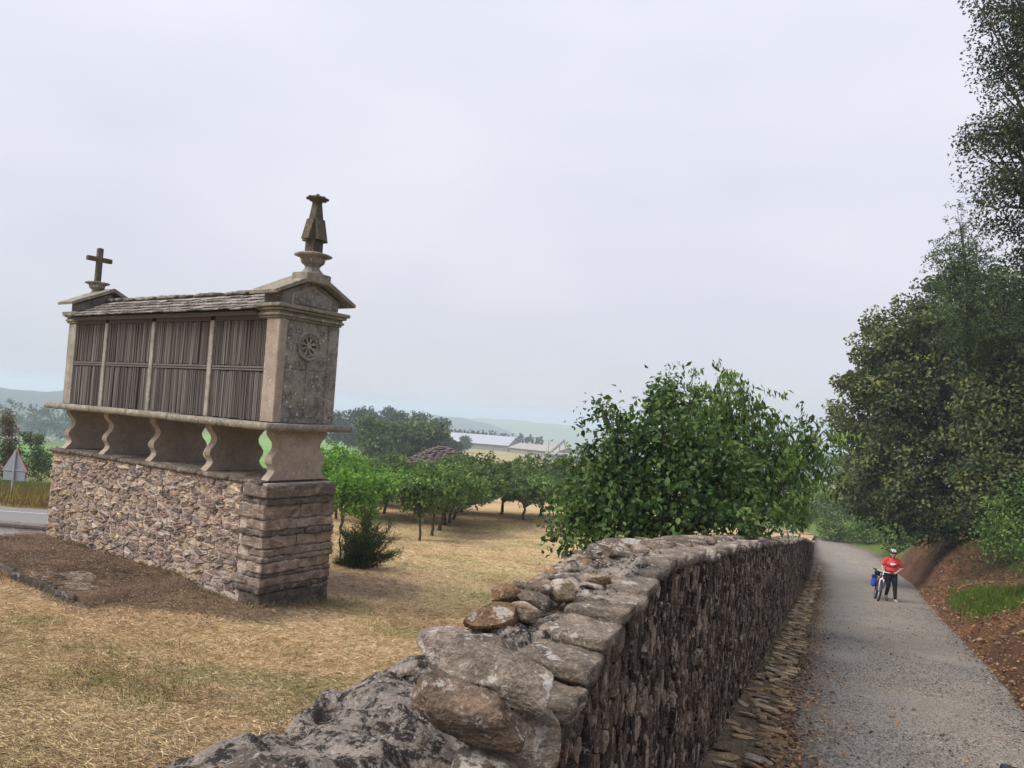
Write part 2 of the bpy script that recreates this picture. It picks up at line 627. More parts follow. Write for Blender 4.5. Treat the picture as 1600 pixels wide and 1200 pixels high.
M['granite'] = granite_material('granite_lichened', (0.31, 0.28, 0.245), (0.20, 0.18, 0.155), (0.072, 0.068, 0.06), (0.56, 0.54, 0.50))
M['granite_clean'] = granite_material('granite_bare', (0.40, 0.325, 0.265), (0.32, 0.265, 0.215), (0.24, 0.20, 0.165), (0.44, 0.38, 0.32))
M['granite_post'] = granite_material('granite_post', (0.36, 0.325, 0.28), (0.27, 0.245, 0.21), (0.18, 0.16, 0.13), (0.45, 0.43, 0.39))
M['granite_slab'] = granite_material('granite_slab', (0.30, 0.265, 0.205), (0.215, 0.19, 0.15), (0.12, 0.11, 0.085), (0.5, 0.48, 0.44))
M['granite_moss'] = granite_material('granite_dark_mossy', (0.12, 0.098, 0.07), (0.085, 0.07, 0.052), (0.05, 0.045, 0.03), (0.2, 0.18, 0.1))


def wood_material():
    t = NT('weathered_slat_wood')
    p = t.pos((60, 60, 1.6))
    g = t.noise(p, 1.0, 6, 0.65)
    c = t.mix(0.8, t.tint(), t.ramp(g, [(0.28, (0.5, 0.48, 0.48)), (0.7, (1.45, 1.42, 1.4))]), 'MULTIPLY')
    t.bsdf(c, 0.85, t.bump(g, 0.5, 0.004), 0.2)
    return t.m


M['wood'] = wood_material()
M['bark'] = stone_material('bark_material', lichen=(0.26, 0.26, 0.2), amount=0.35, crust=0.4, scale=2.0, base=[(0.3, (0.05, 0.04, 0.032)), (0.7, (0.12, 0.095, 0.072))])
M['leaf'] = leaf_material('leaf_material')
M['leaf_dull'] = leaf_material('leaf_dull_material', 0.6, 0.22)
M['dry'] = tinted('dry_grass_material', 0.8, 0.25, 12, 0.0)


def field_material():
    t = NT('mown_field_material')
    p = t.pos()
    c = t.tint()
    f1 = t.noise(p, 5.0, 6, 0.7, 0.4)
    straw = t.noise(t.pos((34, 9, 20)), 2.0, 5, 0.7, 1.2)
    f3 = t.noise(p, 60, 5, 0.7)
    c = t.mix(0.7, c, t.ramp(f1, [(0.3, (0.78, 0.73, 0.68)), (0.7, (1.25, 1.25, 1.25))]), 'MULTIPLY')
    c = t.mix(0.7, c, t.ramp(straw, [(0.34, (0.72, 0.69, 0.64)), (0.66, (1.34, 1.34, 1.3))]), 'MULTIPLY')
    c = t.mix(0.5, c, t.ramp(f3, [(0.32, (0.62, 0.58, 0.52)), (0.68, (1.34, 1.34, 1.3))]), 'MULTIPLY')
    h = t.math('ADD', t.math('MULTIPLY', f1, 2.0), t.math('ADD', straw, f3))
    t.bsdf(c, 0.95, t.bump(h, 0.9, 0.03), 0.1)
    return t.m


M['field'] = field_material()


def soil_material(name, bump=1.0):
    t = NT(name)
    p = t.pos()
    f1 = t.noise(p, 3.5, 7, 0.72, 0.3)
    f2 = t.noise(p, 26, 6, 0.7)
    v = t.n('ShaderNodeTexVoronoi', Vector=p, Scale=24.0).outputs['Distance']
    c = t.mix(0.85, t.tint(), t.ramp(f1, [(0.3, (0.52, 0.5, 0.5)), (0.7, (1.4, 1.36, 1.3))]), 'MULTIPLY')
    c = t.mix(0.6, c, t.ramp(f2, [(0.3, (0.5, 0.5, 0.5)), (0.7, (1.4, 1.4, 1.4))]), 'MULTIPLY')
    h = t.math('ADD', t.math('MULTIPLY', f1, 2.5), t.math('SUBTRACT', f2, t.math('MULTIPLY', v, 0.7)))
    t.bsdf(c, 0.95, t.bump(h, bump, 0.06), 0.1)
    return t.m


M['soil'] = soil_material('soil_material')


def road_material():
    t = NT('gravel_road_material')
    p = t.pos()
    v = t.n('ShaderNodeTexVoronoi', Vector=p, Scale=70.0, Randomness=1.0)
    v2 = t.n('ShaderNodeTexVoronoi', Vector=p, Scale=150.0, Randomness=1.0)
    cell = t.n('ShaderNodeSeparateColor', Color=v.outputs['Color']).outputs[0]
    cell2 = t.n('ShaderNodeSeparateColor', Color=v2.outputs['Color']).outputs[1]
    c = t.mix(1.0, t.tint(), t.ramp(cell, [(0.0, (0.55, 0.55, 0.57)), (0.55, (0.98, 0.97, 0.96)), (1.0, (1.5, 1.48, 1.45))]), 'MULTIPLY')
    c = t.mix(0.7, c, t.ramp(cell2, [(0.0, (0.55, 0.55, 0.56)), (1.0, (1.45, 1.45, 1.43))]), 'MULTIPLY')
    c = t.mix(0.5, c, t.ramp(t.noise(p, 1.4, 6, 0.65), [(0.3, (0.72, 0.7, 0.68)), (0.7, (1.2, 1.19, 1.17))]), 'MULTIPLY')
    h = t.math('SUBTRACT', t.math('MULTIPLY', t.noise(p, 20, 5), 1.3), t.math('ADD', v.outputs['Distance'], t.math('MULTIPLY', v2.outputs['Distance'], 0.5)))
    t.bsdf(c, 0.9, t.bump(h, 0.9, 0.02), 0.2)
    return t.m


M['road'] = road_material()
M['asphalt'] = plain('asphalt_material', (0.18, 0.172, 0.165), 0.9, 0.2, 0, 0.15, 30)
M['concrete'] = plain('concrete_material', (0.50, 0.47, 0.44), 0.9, 0.15, 0, 0.2, 14, 0.4)
M['concrete_dark'] = plain('dark_coping_material', (0.14, 0.12, 0.11), 0.9, 0.15, 0, 0.3, 14, 0.4)
M['paint'] = plain('road_paint', (0.36, 0.355, 0.345), 0.7, 0.2, 0, 0.25, 6)


def far_material():
    t = NT('far_land_material')
    p = t.pos()
    c = t.mix(0.8, t.tint(), t.ramp(t.noise(p, 0.09, 7, 0.7), [(0.3, (0.6, 0.62, 0.6)), (0.7, (1.35, 1.32, 1.3))]), 'MULTIPLY')
    c = t.mix(0.5, c, t.ramp(t.noise(p, 1.2, 5, 0.7), [(0.3, (0.55, 0.55, 0.55)), (0.7, (1.35, 1.35, 1.35))]), 'MULTIPLY')
    t.bsdf(c, 0.95, None, 0.1)
    return t.m


M['far'] = far_material()

# ------------------------------------------------------------------ the lie of the land (z = 0 is eye level)
ROAD_Y = [-12, 0, 25, 50, 56, 62, 80, 110]
ROAD_Z = [0.1, -1.7, -5.25, -8.4, -8.55, -8.6, -9.2, -11.0]
def zroad(y): return np.interp(y, ROAD_Y, ROAD_Z)
def xface(y): return -0.82 + 0.42 * np.asarray(y, float)          # the wall's road face
WN = np.array([0.922, -0.3872])                                    # from the wall towards the road
WTOP_Y = [-4, 1.5, 2.5, 3.2, 4, 4.7, 5.2, 6.8, 10.3, 19, 26.3, 49, 55]
WTOP_Z = [-0.72, -0.82, -0.82, -0.75, -0.70, -0.75, -0.82, -1.0, -1.46, -2.62, -3.52, -6.8, -7.4]
def ztop(y): return np.interp(y, WTOP_Y, WTOP_Z)
def wp(y, t, z):
    y = np.asarray(y, float)
    return np.stack([xface(y) + WN[0] * t, y + WN[1] * t, z + 0 * y], -1)

GQ = [-60, 0, 2.1, 5.0, 5.8, 7.6, 19.7, 29.7, 35, 52, 80, 120, 164, 246, 400, 700, 9000]
GZ = [1.5, -2.35, -2.62, -3.02, -3.11, -3.12, -4.36, -5.2, -5.5, -7.0, -9.5, -12, -13.2, -13.6, -36, -56, -58]
LY = [10, 15, 17.5, 26, 40, 60, 100, 150, 300, 500, 900, 9000]
LZ = [-3.0, -3.1, -3.97, -3.97, -5.4, -6.8, -9.2, -11.8, -22, -36, -56, -58]
def zfield(x, y):
    x = np.asarray(x, float); y = np.asarray(y, float)
    a = np.interp(0.57 * x + 0.82 * y, GQ, GZ)
    b = np.interp(y, LY, LZ)
    yw, xl = xy_to_h(x, y)
    a = a - 0.17 * sstep(6.8, 8.2, xl) * sstep(-4, -2, yw)
    w = sstep(0.36, 0.5, -x / np.maximum(y, 1)) * sstep(16.2, 17.6, y)
    return a * (1 - w) + b * w


# road edges (right side), towards the bank
RE_Y = [-12, 0, 6, 9, 12.2, 18, 25.2, 35, 50, 53, 60]
RE_X = [-1.0, 2.9, 4.9, 6.1, 7.7, 10.5, 14.0, 18.8, 25.4, 27.0, 28.6]
def xedge(y): return np.interp(y, RE_Y, RE_X)


def xy_to_h(X, Y):
    """granary frame: across (Yw) and along (Xl)"""
    dx, dy = X + 3.6247, Y - 11.76
    return 0.5711 * dx + 0.8209 * dy, -0.8209 * dx + 0.5711 * dy


STRAW = np.array([0.55, 0.415, 0.25]); STRAW2 = np.array([0.50, 0.40, 0.225]); GREEN = np.array([0.16, 0.175, 0.05])
BROWN = np.array([0.34, 0.21, 0.12]); DARKSOIL = np.array([0.155, 0.105, 0.073]); GREYSOIL = np.array([0.30, 0.22, 0.165])


def field_colour(x, y):
    x = np.asarray(x, float).ravel(); y = np.asarray(y, float).ravel()
    a = sstep(-0.25, 0.35, fbm2(x, y, 0.35, 4, 1))[:, None]
    c = STRAW * (1 - a) + STRAW2 * a
    g = (sstep(0.16, 0.42, fbm2(x, y, 0.8, 4, 5)) * 0.36)[:, None]
    c = c * (1 - g) + GREEN * 1.25 * g
    b = (sstep(0.12, 0.4, fbm2(x, y, 0.75, 5, 9)) * 0.42)[:, None]
    c = c * (1 - b) + BROWN * b
    yw, xl = xy_to_h(x, y)
    nz = 0.5 * fbm2(x, y, 0.9, 4, 13)
    # trodden, littered ground beside the granary
    lo_ = np.where(xl > 1.2, -1.95, -1.6 + 0.5 * (1.2 - xl))
    d = (sstep(-0.15, 0.25, yw - lo_ + 0.7 * nz) * sstep(1.9, 0.9, yw) * sstep(-1.3, -0.3, xl + nz) * sstep(10.5, 8.5, xl))[:, None] * 0.9
    c = c * (1 - d) + DARKSOIL * d
    e = (sstep(2.7, 1.6, np.hypot((x + 2.75) / 1.15, (y - 14.9) / 1.25) * 1.9 + nz))[:, None] * 0.75
    c = c * (1 - e) + GREYSOIL * e
    # browner ground under the far orchard rows
    f = (sstep(30, 44, y) * sstep(-12, -5, x))[:, None] * 0.35
    c = c * (1 - f) + BROWN * 1.2 * f
    # rough verge on the left beyond the lane
    v = (sstep(0.46, 0.54, -x / np.maximum(y, 1)) * sstep(24, 26, y))[:, None]
    vc = np.array([0.17, 0.17, 0.06])
    c = c * (1 - v) + vc * v
    return c


# field sheet
gy = np.concatenate([np.arange(-6, 2, 0.5), np.arange(2, 14, 0.1), np.arange(14, 30, 0.25), np.arange(30, 76, 1.0)])
gd = np.concatenate([np.arange(0.28, 10, 0.1), np.arange(10, 30, 0.35), np.arange(30, 111, 3.0)])
D, Y = np.meshgrid(gd, gy, indexing='ij')
X = xface(Y) - D
Z = zfield(X, Y) + 0.035 * fbm2(X, Y, 0.8, 4, 3) + 0.018 * fbm2(X, Y, 4.0, 3, 4)
V, F = grid(X, Y, Z)
structure(add('field', V, F, M['field'], smooth=True, tint=field_colour(X, Y), recentre=False))

# wide ground sheet to the horizon, lying under the field and the road near by
rad = np.concatenate([np.linspace(0.5, 60, 40), np.geomspace(63, 7000, 150)])
ang = np.concatenate([np.linspace(-math.pi, -0.95, 40, endpoint=False), np.linspace(-0.95, 0.95, 420), np.linspace(0.95, math.pi, 41)[1:]])
A, R_ = np.meshgrid(ang, rad, indexing='ij')
X = R_ * np.sin(A); Y = R_ * np.cos(A)
Z = zfield(X, np.abs(Y) * np.where(Y < 0, -0.2, 1)) - 2.2 * (1 - sstep(55, 85, R_)) - 0.25
right = sstep(0.05, 0.3, X / np.maximum(np.abs(Y), 1)) * (1 - sstep(90, 200, R_))
Z = Z - 3.0 * right
Z = Z + 1.2 * fbm2(X, Y, 0.012, 4, 21) * sstep(80, 300, R_)
rx = (X / np.maximum(Y, 1)).ravel(); yy = Y.ravel()
col = np.tile(np.array([0.10, 0.14, 0.045]), (X.size, 1))
patch = fbm2(X, Y, 0.006, 3, 31).ravel()
col = np.where((patch > 0.1)[:, None], np.array([0.17, 0.19, 0.07]), col)
m = (rx > -0.13) & (rx < 0.16) & (yy > 150) & (yy < 330)
col[m] = np.array([0.30, 0.26, 0.12])
m = (rx < -0.4) & (yy > 48) & (yy < 170)
col[m] = np.array([0.11, 0.22, 0.045])
m = (rx > -0.4) & (rx < -0.2) & (yy > 80) & (yy < 300)
col[m] = np.array([0.14, 0.25, 0.06])
V, F = grid(X, Y, Z)
structure(add('ground', V, F[:, ::-1], M['far'], smooth=True, tint=col, recentre=False))

# ------------------------------------------------------------------ gravel road
ry = np.concatenate([np.arange(-8, 4, 0.5), np.arange(4, 30, 0.16), np.arange(30, 50.1, 0.5)])
Lx = np.stack([xface(ry) - 0.12, ry], 1); Rx = np.stack([xedge(ry) + 0.5, ry], 1)
Lb = np.array([(20.9, 52.5), (21.0, 56), (19.8, 61), (15.5, 67), (8, 72)]); Rb = np.array([(27.0, 53.5), (28.3, 58.5), (28.2, 65), (24, 74), (13, 84)])
Lx = np.vstack([Lx, Lb]); Rx = np.vstack([Rx, Rb])
u = np.linspace(0, 1, 48)
X = Lx[:, :1] * (1 - u) + Rx[:, :1] * u; Y = Lx[:, 1:] * (1 - u) + Rx[:, 1:] * u
Z = zroad(Y) + 0.05 * np.sin(u * math.pi)[None, :] + 0.02 * fbm2(X, Y, 1.1, 3, 41) - 0.02
acr = np.tile(u, (len(Lx), 1)).ravel()
nz = fbm2(X, Y, 0.7, 4, 43).ravel()
base = np.array([0.245, 0.230, 0.212]); sandy = np.array([0.285, 0.252, 0.208]); brown = np.array([0.17, 0.115, 0.075])
s = sstep(-0.3, 0.3, nz + 0.45 * np.sin(acr * 11 + 1.0))[:, None] * 0.7
col = base * (1 - s) + sandy * s
e = np.clip(sstep(0.26, 0.12, acr + 0.10 * nz) + sstep(0.86, 0.97, acr + 0.06 * nz), 0, 1)[:, None] * 0.7
col = col * (1 - e) + brown * e
V, F = grid(X, Y, Z)
structure(add('gravel_road', V, F, M['road'], smooth=True, tint=col, recentre=False))

# ------------------------------------------------------------------ right-hand bank
by = np.concatenate([np.arange(-10, 6, 0.5), np.arange(6, 32, 0.12), np.arange(32, 90, 0.5)])
bd = np.concatenate([np.arange(-0.55, 3.2, 0.075), np.arange(3.2, 8, 0.3), np.arange(8, 70, 3.0)])
D, Y0 = np.meshgrid(bd, by, indexing='ij')
XE = np.where(Y0 < 60, xedge(Y0), 28.6 + (Y0 - 60) * 0.1)
rise_a = np.interp(D, [-0.55, -0.1, 0.1, 0.4, 0.8, 1.6, 2.6, 4, 8, 20, 70], [-0.14, -0.06, 0.06, 0.48, 0.76, 1.02, 1.6, 2.4, 3.4, 4.5, 6])
rise_b = np.interp(D, [-0.55, -0.1, 0.2, 0.6, 1.1, 1.8, 3, 5, 8, 20, 70], [-0.14, -0.06, 0.25, 1.1, 1.75, 2.15, 2.5, 2.9, 3.4, 4.5, 6])
gully = np.exp(-((Y0 - 26.6 - 0.5 * D) / 1.4) ** 2)
wB = sstep(26.5, 31, Y0)
rise = rise_a * (1 - wB) + rise_b * wB
rise = rise * (1 - 0.55 * gully * sstep(0, 1, D))
wF = sstep(50, 58, Y0)
rise = rise * (1 - wF) + wF * np.interp(D, [-0.55, 0, 2, 10, 70], [-0.1, 0.0, 0.5, 1.2, 3.0])
X = XE + D; Y = Y0 - 0.2 * D
Z = zroad(Y0) + rise + sstep(0.1, 0.7, D) * (0.24 * fbm2(X, Y, 1.2, 4, 51) + 0.12 * fbm2(X, Y, 4, 4, 52))
red = np.array([0.24, 0.115, 0.062]); dkred = np.array([0.135, 0.075, 0.048]); lit = np.array([0.10, 0.078, 0.045]); gr = np.array([0.075, 0.105, 0.03]); moss = np.array([0.12, 0.11, 0.035])
nz = fbm2(X, Y, 1.1, 4, 53).ravel(); d1 = D.ravel(); y1 = Y0.ravel()
k = sstep(-0.15, 0.25, nz)[:, None]
col = red * k + dkred * (1 - k)
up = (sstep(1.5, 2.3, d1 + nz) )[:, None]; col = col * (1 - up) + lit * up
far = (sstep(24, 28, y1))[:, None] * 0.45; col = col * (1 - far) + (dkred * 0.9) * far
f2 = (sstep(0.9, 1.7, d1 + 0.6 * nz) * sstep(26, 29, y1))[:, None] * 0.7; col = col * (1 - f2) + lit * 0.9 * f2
ms = (sstep(0.55, 0.2, np.abs(d1 - 0.32)) * sstep(-0.1, 0.2, nz) * sstep(16, 11, y1))[:, None] * 0.6; col = col * (1 - ms) + moss * ms
gp = np.exp(-(((d1 - 0.62 - (20 - y1) * 0.075) / 0.55) ** 2 + ((y1 - 18.6) / 3.6) ** 2))
gm = (sstep(0.35, 0.75, gp + 0.55 * nz))[:, None]; col = col * (1 - gm) + gr * gm
fg = (sstep(48, 56, y1))[:, None]; col = col * (1 - fg) + np.array([0.14, 0.2, 0.05]) * fg
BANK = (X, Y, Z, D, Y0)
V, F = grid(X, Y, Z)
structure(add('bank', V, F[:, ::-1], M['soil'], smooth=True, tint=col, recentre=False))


def zbank(y0, d):
    i = np.clip(np.searchsorted(by, y0), 0, len(by) - 1); j = np.clip(np.searchsorted(bd, d), 0, len(bd) - 1)
    return BANK[0][j, i], BANK[1][j, i], BANK[2][j, i]


# ------------------------------------------------------------------ hills
def hill(name, D0, prof, depth, foot, col, seed, jag, label):
    a = np.linspace(prof[0][0], prof[-1][0], 420)
    crest = np.interp(a, [p[0] for p in prof], [p[1] for p in prof]) * D0
    crest = crest + jag * fbm(np.stack([a * D0 / 14, 0 * a, 0 * a], 1), 1.0, 3, seed) + 2.5 * jag * fbm(np.stack([a * D0 / 90, 0 * a, 0 * a], 1), 1.0, 2, seed + 1)
    s = np.linspace(-1, 1, 41)
    A, S = np.meshgrid(a, s, indexing='ij')
    prof_s = np.cos(S * math.pi / 2) ** 1.3
    Yh = D0 + S * depth; Xh = A * Yh
    Zh = foot + (crest[:, None] - foot) * prof_s + 5 * fbm2(Xh, Yh, 0.012, 3, seed + 2) * (1 - np.abs(S)) * (S < 0)
    n = fbm2(Xh, Yh, 0.008, 4, seed + 5).ravel()
    c = np.where((n > 0.02)[:, None], np.array(col[0]), np.array(col[1]))
    V, F = grid(Xh, Yh, Zh)
    structure(add(name, V, F[:, ::-1], M['far'], tint=c, recentre=False), label)


hill('hill', 950, [(-1.5, -0.02), (-0.72, 0.004), (-0.66, -0.006), (-0.6, -0.010), (-0.5, -0.009), (-0.3, -0.012), (-0.18, -0.02), (-0.1, -0.05)], 420, -60, [(0.028, 0.045, 0.03), (0.035, 0.055, 0.03)], 61, 2.6, 'wooded hill beyond the valley')
hill('hill', 1500, [(-0.25, -0.03), (-0.095, -0.0065), (-0.085, -0.0085), (-0.06, -0.0072), (-0.035, -0.010), (0.0, -0.019), (0.03, -0.03), (0.06, -0.05)], 300, -60, [(0.028, 0.045, 0.03), (0.03, 0.05, 0.03)], 71, 2.2, 'dark wooded spur behind the sheds')
hill('hill', 2000, [(-0.3, -0.02), (-0.08, -0.010), (-0.04, -0.0075), (0.02, -0.006), (0.06, -0.0075), (0.1, -0.012), (0.16, -0.02), (0.35, -0.026), (0.9, -0.02)], 520, -60, [(0.16, 0.2, 0.075), (0.13, 0.17, 0.06)], 81, 1.8, 'pale pasture hill with a wooded crest')
hill('hill', 900, [(0.06, -0.06), (0.09, -0.0385), (0.12, -0.035), (0.2, -0.03), (0.35, -0.022), (0.7, -0.03)], 160, -60, [(0.028, 0.045, 0.03), (0.03, 0.05, 0.03)], 91, 2.0, 'low wooded rise beyond the farm sheds')


# ------------------------------------------------------------------ foliage
def unit(a):
    return a / (np.linalg.norm(a, axis=-1, keepdims=True) + 1e-9)


def foliage(r, lobes, n, size, cols, per=14, clump=0.2, spray=0.0, droop=0.3, elong=1.7, shell=0.42, up=0.5, uneven=0.35):
    lobes = np.asarray(lobes, float)
    c0, rr = lobes[:, :3], lobes[:, 3:6]
    w = rr.prod(1) ** 0.65; w /= w.sum()
    nc = max(3, n // per)
    li = r.choice(len(lobes), nc, p=w)
    d = unit(r.normal(size=(nc, 3)))
    q = r.random(nc) ** shell
    q = q * (1 + uneven * fbm(d * 1.6 + li[:, None] * 7.7, 1.0, 3, int(r.integers(1000))))
    cen = c0[li] + d * q[:, None] * rr[li]
    outw = unit(d * rr[li] + np.array([0, 0, 0.1]))
    shade = r.random(nc)
    idx = np.repeat(np.arange(nc), per); N = len(idx)
    jt = r.normal(size=(N, 3)); jt *= np.minimum(1.0, 1.5 / np.linalg.norm(jt, axis=1))[:, None]
    pos = cen[idx] + jt * np.array([clump, clump, clump * 0.7])
    o = outw[idx]
    if spray > 0:
        sd_ = unit(outw * np.array([1, 1, 0.35]) + r.normal(size=(nc, 3)) * 0.55)
        s = r.random(N)[:, None]
        pos = cen[idx] + sd_[idx] * spray * s - np.array([0, 0, 1]) * spray * 0.35 * s ** 2 + r.normal(size=(N, 3)) * clump
        o = unit(o + sd_[idx])
    ax = unit(o * 0.45 + r.normal(size=(N, 3)) * 0.55 - np.array([0, 0, 1]) * droop)
    nm = r.normal(size=(N, 3)) * 0.55 + o * 0.35 + np.array([0, 0, up])
    side = unit(np.cross(ax, nm)); nm = unit(np.cross(side, ax))
    L = (size * r.uniform(0.55, 1.2, N))[:, None]; W = L / elong
    t = np.clip(shade[idx] + r.normal(0, 0.16, N), 0, 0.999)
    cols = np.asarray(cols, float)
    k = t * (len(cols) - 1); i0 = k.astype(int); f = (k - i0)[:, None]
    tint = cols[i0] * (1 - f) + cols[np.minimum(i0 + 1, len(cols) - 1)] * f
    tint = tint * r.uniform(0.75, 1.25, (N, 1)) * r.uniform(0.68, 1.4, nc)[idx][:, None]
    return dict(pos=pos, ax=ax, nm=nm, side=side, L=L, W=W, tint=tint, cen=cen, lobe=li)


def leaf_mesh(fo, sel=None):
    g = {k: (v if sel is None or k in ('cen', 'lobe') else v[sel]) for k, v in fo.items()}
    p, ax, nm, sd_, L, W = g['pos'], g['ax'], g['nm'], g['side'], g['L'], g['W']
    N = len(p)
    b = p - ax * L * 0.5; t = p + ax * L * 0.5 - nm * L * 0.08
    l = p - sd_ * W * 0.5 + nm * W * 0.16 - ax * L * 0.06; rr = p + sd_ * W * 0.5 + nm * W * 0.16 - ax * L * 0.06
    V = np.stack([b, l, t, rr], 1).reshape(-1, 3)
    i = np.arange(N) * 4
    F = np.concatenate([np.stack([i, i + 2, i + 1], 1), np.stack([i, i + 3, i + 2], 1)])
    return V, F, np.repeat(g['tint'], 4, 0)


LEAF_SHAPE = np.array([(0, -0.5, 0), (-0.34, -0.27, 0.07), (-0.5, 0.0, 0.10), (-0.3, 0.3, 0.05), (0, 0.5, -0.10), (0.3, 0.3, 0.05), (0.5, 0.0, 0.10), (0.34, -0.27, 0.07), (0, 0, 0)])
LEAF_FACES = [(8, i, (i + 1) % 8) for i in range(8)]


def one_leaf(fo, i, name, mat, parent, off):
    S = LEAF_SHAPE
    V = fo['pos'][i] + np.outer(S[:, 0], fo['side'][i]) * fo['W'][i] + np.outer(S[:, 1], fo['ax'][i]) * fo['L'][i] + np.outer(S[:, 2], fo['nm'][i]) * fo['W'][i]
    return add(name, V, LEAF_FACES, mat, parent, smooth=True, tint=fo['tint'][i], off=off)


def curve_pts(a, b, sag, n, r, wob):
    a = np.asarray(a, float); b = np.asarray(b, float)
    t = np.linspace(0, 1, n)[:, None]
    p = a * (1 - t) + b * t
    p[:, 2] += sag * np.sin(t[:, 0] * math.pi)
    p[1:-1] += r.normal(size=(n - 2, 3)) * wob
    return p


def tree(name, label, cat, base, lobes, n, size, cols, trunk_r=0.1, fork=None, seed=0, group=None, leaves_as_parts=0, mat='leaf', twigs=5, stems=1, **k):
    r = np.random.default_rng(seed)
    base = np.asarray(base, float)
    root = thing(name, label, cat, tuple(base), group=group)
    fo = foliage(r, lobes, n, size, cols, **k)
    lob = np.asarray(lobes, float)
    g = Geo(); br = Geo()
    for sidx in range(stems):
        b0 = base + (np.array([0, 0, -0.12]) if stems == 1 else np.array([*(r.normal(size=2) * trunk_r * 2.5), -0.12]))
        fk = np.asarray(fork if fork is not None else base * 0.55 + lob[:, :3].mean(0) * 0.45, float)
        if stems > 1:
            fk = fk + r.normal(size=3) * np.array([0.25, 0.25, 0.1])
        p = curve_pts(b0, fk, 0, 6, r, trunk_r * 0.35)
        rad = np.linspace(trunk_r * 1.15, trunk_r * 0.7, 6); rad[0] = trunk_r * 1.6
        g.add(*tube(p, rad / math.sqrt(stems), 9))
        for li in range(sidx, len(lob), stems):
            lc = lob[li, :3]
            q = curve_pts(fk - np.array([0, 0, 0.05]), lc, 0.15 * lob[li, 5], 6, r, 0.06 * lob[li, 3])
            rl = trunk_r * (0.6 if len(lob) > 1 else 0.75) / math.sqrt(stems)
            br.add(*tube(q, np.linspace(rl, rl * 0.35, 6), 6))
            cand = np.where(fo['lobe'] == li)[0]
            if len(cand):
                for ci in r.choice(cand, min(twigs, len(cand)), replace=False):
                    st = q[int(r.integers(2, 6))]
                    br.add(*tube(curve_pts(st, fo['cen'][ci], 0.05, 4, r, 0.05 * lob[li, 3]), np.linspace(rl * 0.33, rl * 0.08, 4), 5))
    g.build('trunk', M['bark'], root, off=base, smooth=True)
    br.build('branches', M['bark'], root, off=base, smooth=True)
    sel = None
    if leaves_as_parts:
        dist = np.linalg.norm(fo['pos'] - np.array([0, 0, 0]), axis=1) - fo['L'][:, 0] * 6
        order = np.argsort(dist)
        for i in order[:leaves_as_parts]:
            one_leaf(fo, i, 'leaf', M[mat], root, base)
        sel = order[leaves_as_parts:]
    V, F, T = leaf_mesh(fo, sel)
    cr = add('crown', V, F, M[mat], root, tint=T, off=base)
    cr['kind'] = 'stuff'
    return root


PERS = [(0.022, 0.048, 0.015), (0.038, 0.078, 0.022), (0.058, 0.112, 0.03), (0.085, 0.15, 0.045), (0.15, 0.21, 0.075)]
CHER = [(0.045, 0.088, 0.022), (0.075, 0.138, 0.034), (0.11, 0.185, 0.047), (0.155, 0.22, 0.06)]
ORCH = [(0.06, 0.105, 0.03), (0.10, 0.17, 0.045), (0.16, 0.25, 0.065)]
BRIGHT = [(0.08, 0.17, 0.025), (0.13, 0.27, 0.035), (0.19, 0.34, 0.05)]
DULLG = [(0.045, 0.078, 0.026), (0.078, 0.122, 0.038), (0.12, 0.17, 0.055)]
OAK = [(0.030, 0.046, 0.022), (0.056, 0.078, 0.036), (0.085, 0.112, 0.05), (0.105, 0.14, 0.058), (0.17, 0.17, 0.05)]
HOLM = [(0.022, 0.037, 0.016), (0.035, 0.055, 0.024), (0.055, 0.075, 0.032)]
ACAC = [(0.04, 0.07, 0.034), (0.065, 0.105, 0.048), (0.095, 0.14, 0.06)]
FARG = [(0.022, 0.042, 0.022), (0.036, 0.062, 0.028), (0.055, 0.085, 0.035)]

# the two trees leaning over the wall
tree('persimmon_tree', 'round dark green fruit tree with large leaves close behind the stone wall', 'tree', (2.2, 10.2, -3.35),
     [(2.1, 10.2, -0.7, 0.85, 0.9, 0.6), (1.45, 10.0, -0.75, 0.55, 0.7, 0.42), (0.95, 9.8, -1.35, 0.36, 0.5, 0.28), (1.2, 9.8, -1.0, 0.45, 0.5, 0.3), (2.95, 10.4, -0.95, 0.6, 0.8, 0.5),
      (2.1, 9.7, -1.2, 0.95, 0.5, 0.32), (2.05, 10.3, 0.0, 0.42, 0.6, 0.42), (1.55, 10.3, -0.28, 0.36, 0.5, 0.3), (2.6, 10.2, -0.2, 0.42, 0.5, 0.36), (1.5, 9.7, -1.35, 0.7, 0.45, 0.24), (2.15, 10.3, 0.38, 0.2, 0.3, 0.22), (1.28, 10.1, 0.02, 0.22, 0.3, 0.14), (1.1, 10.0, -0.55, 0.26, 0.3, 0.16), (2.9, 10.2, -0.45, 0.4, 0.5, 0.3)],
     13500, 0.095, PERS, trunk_r=0.09, fork=(2.15, 10.2, -1.75), seed=101, leaves_as_parts=300, twigs=8, per=18, clump=0.085, spray=0.24, droop=0.45, elong=1.6, shell=0.36, uneven=0.55)
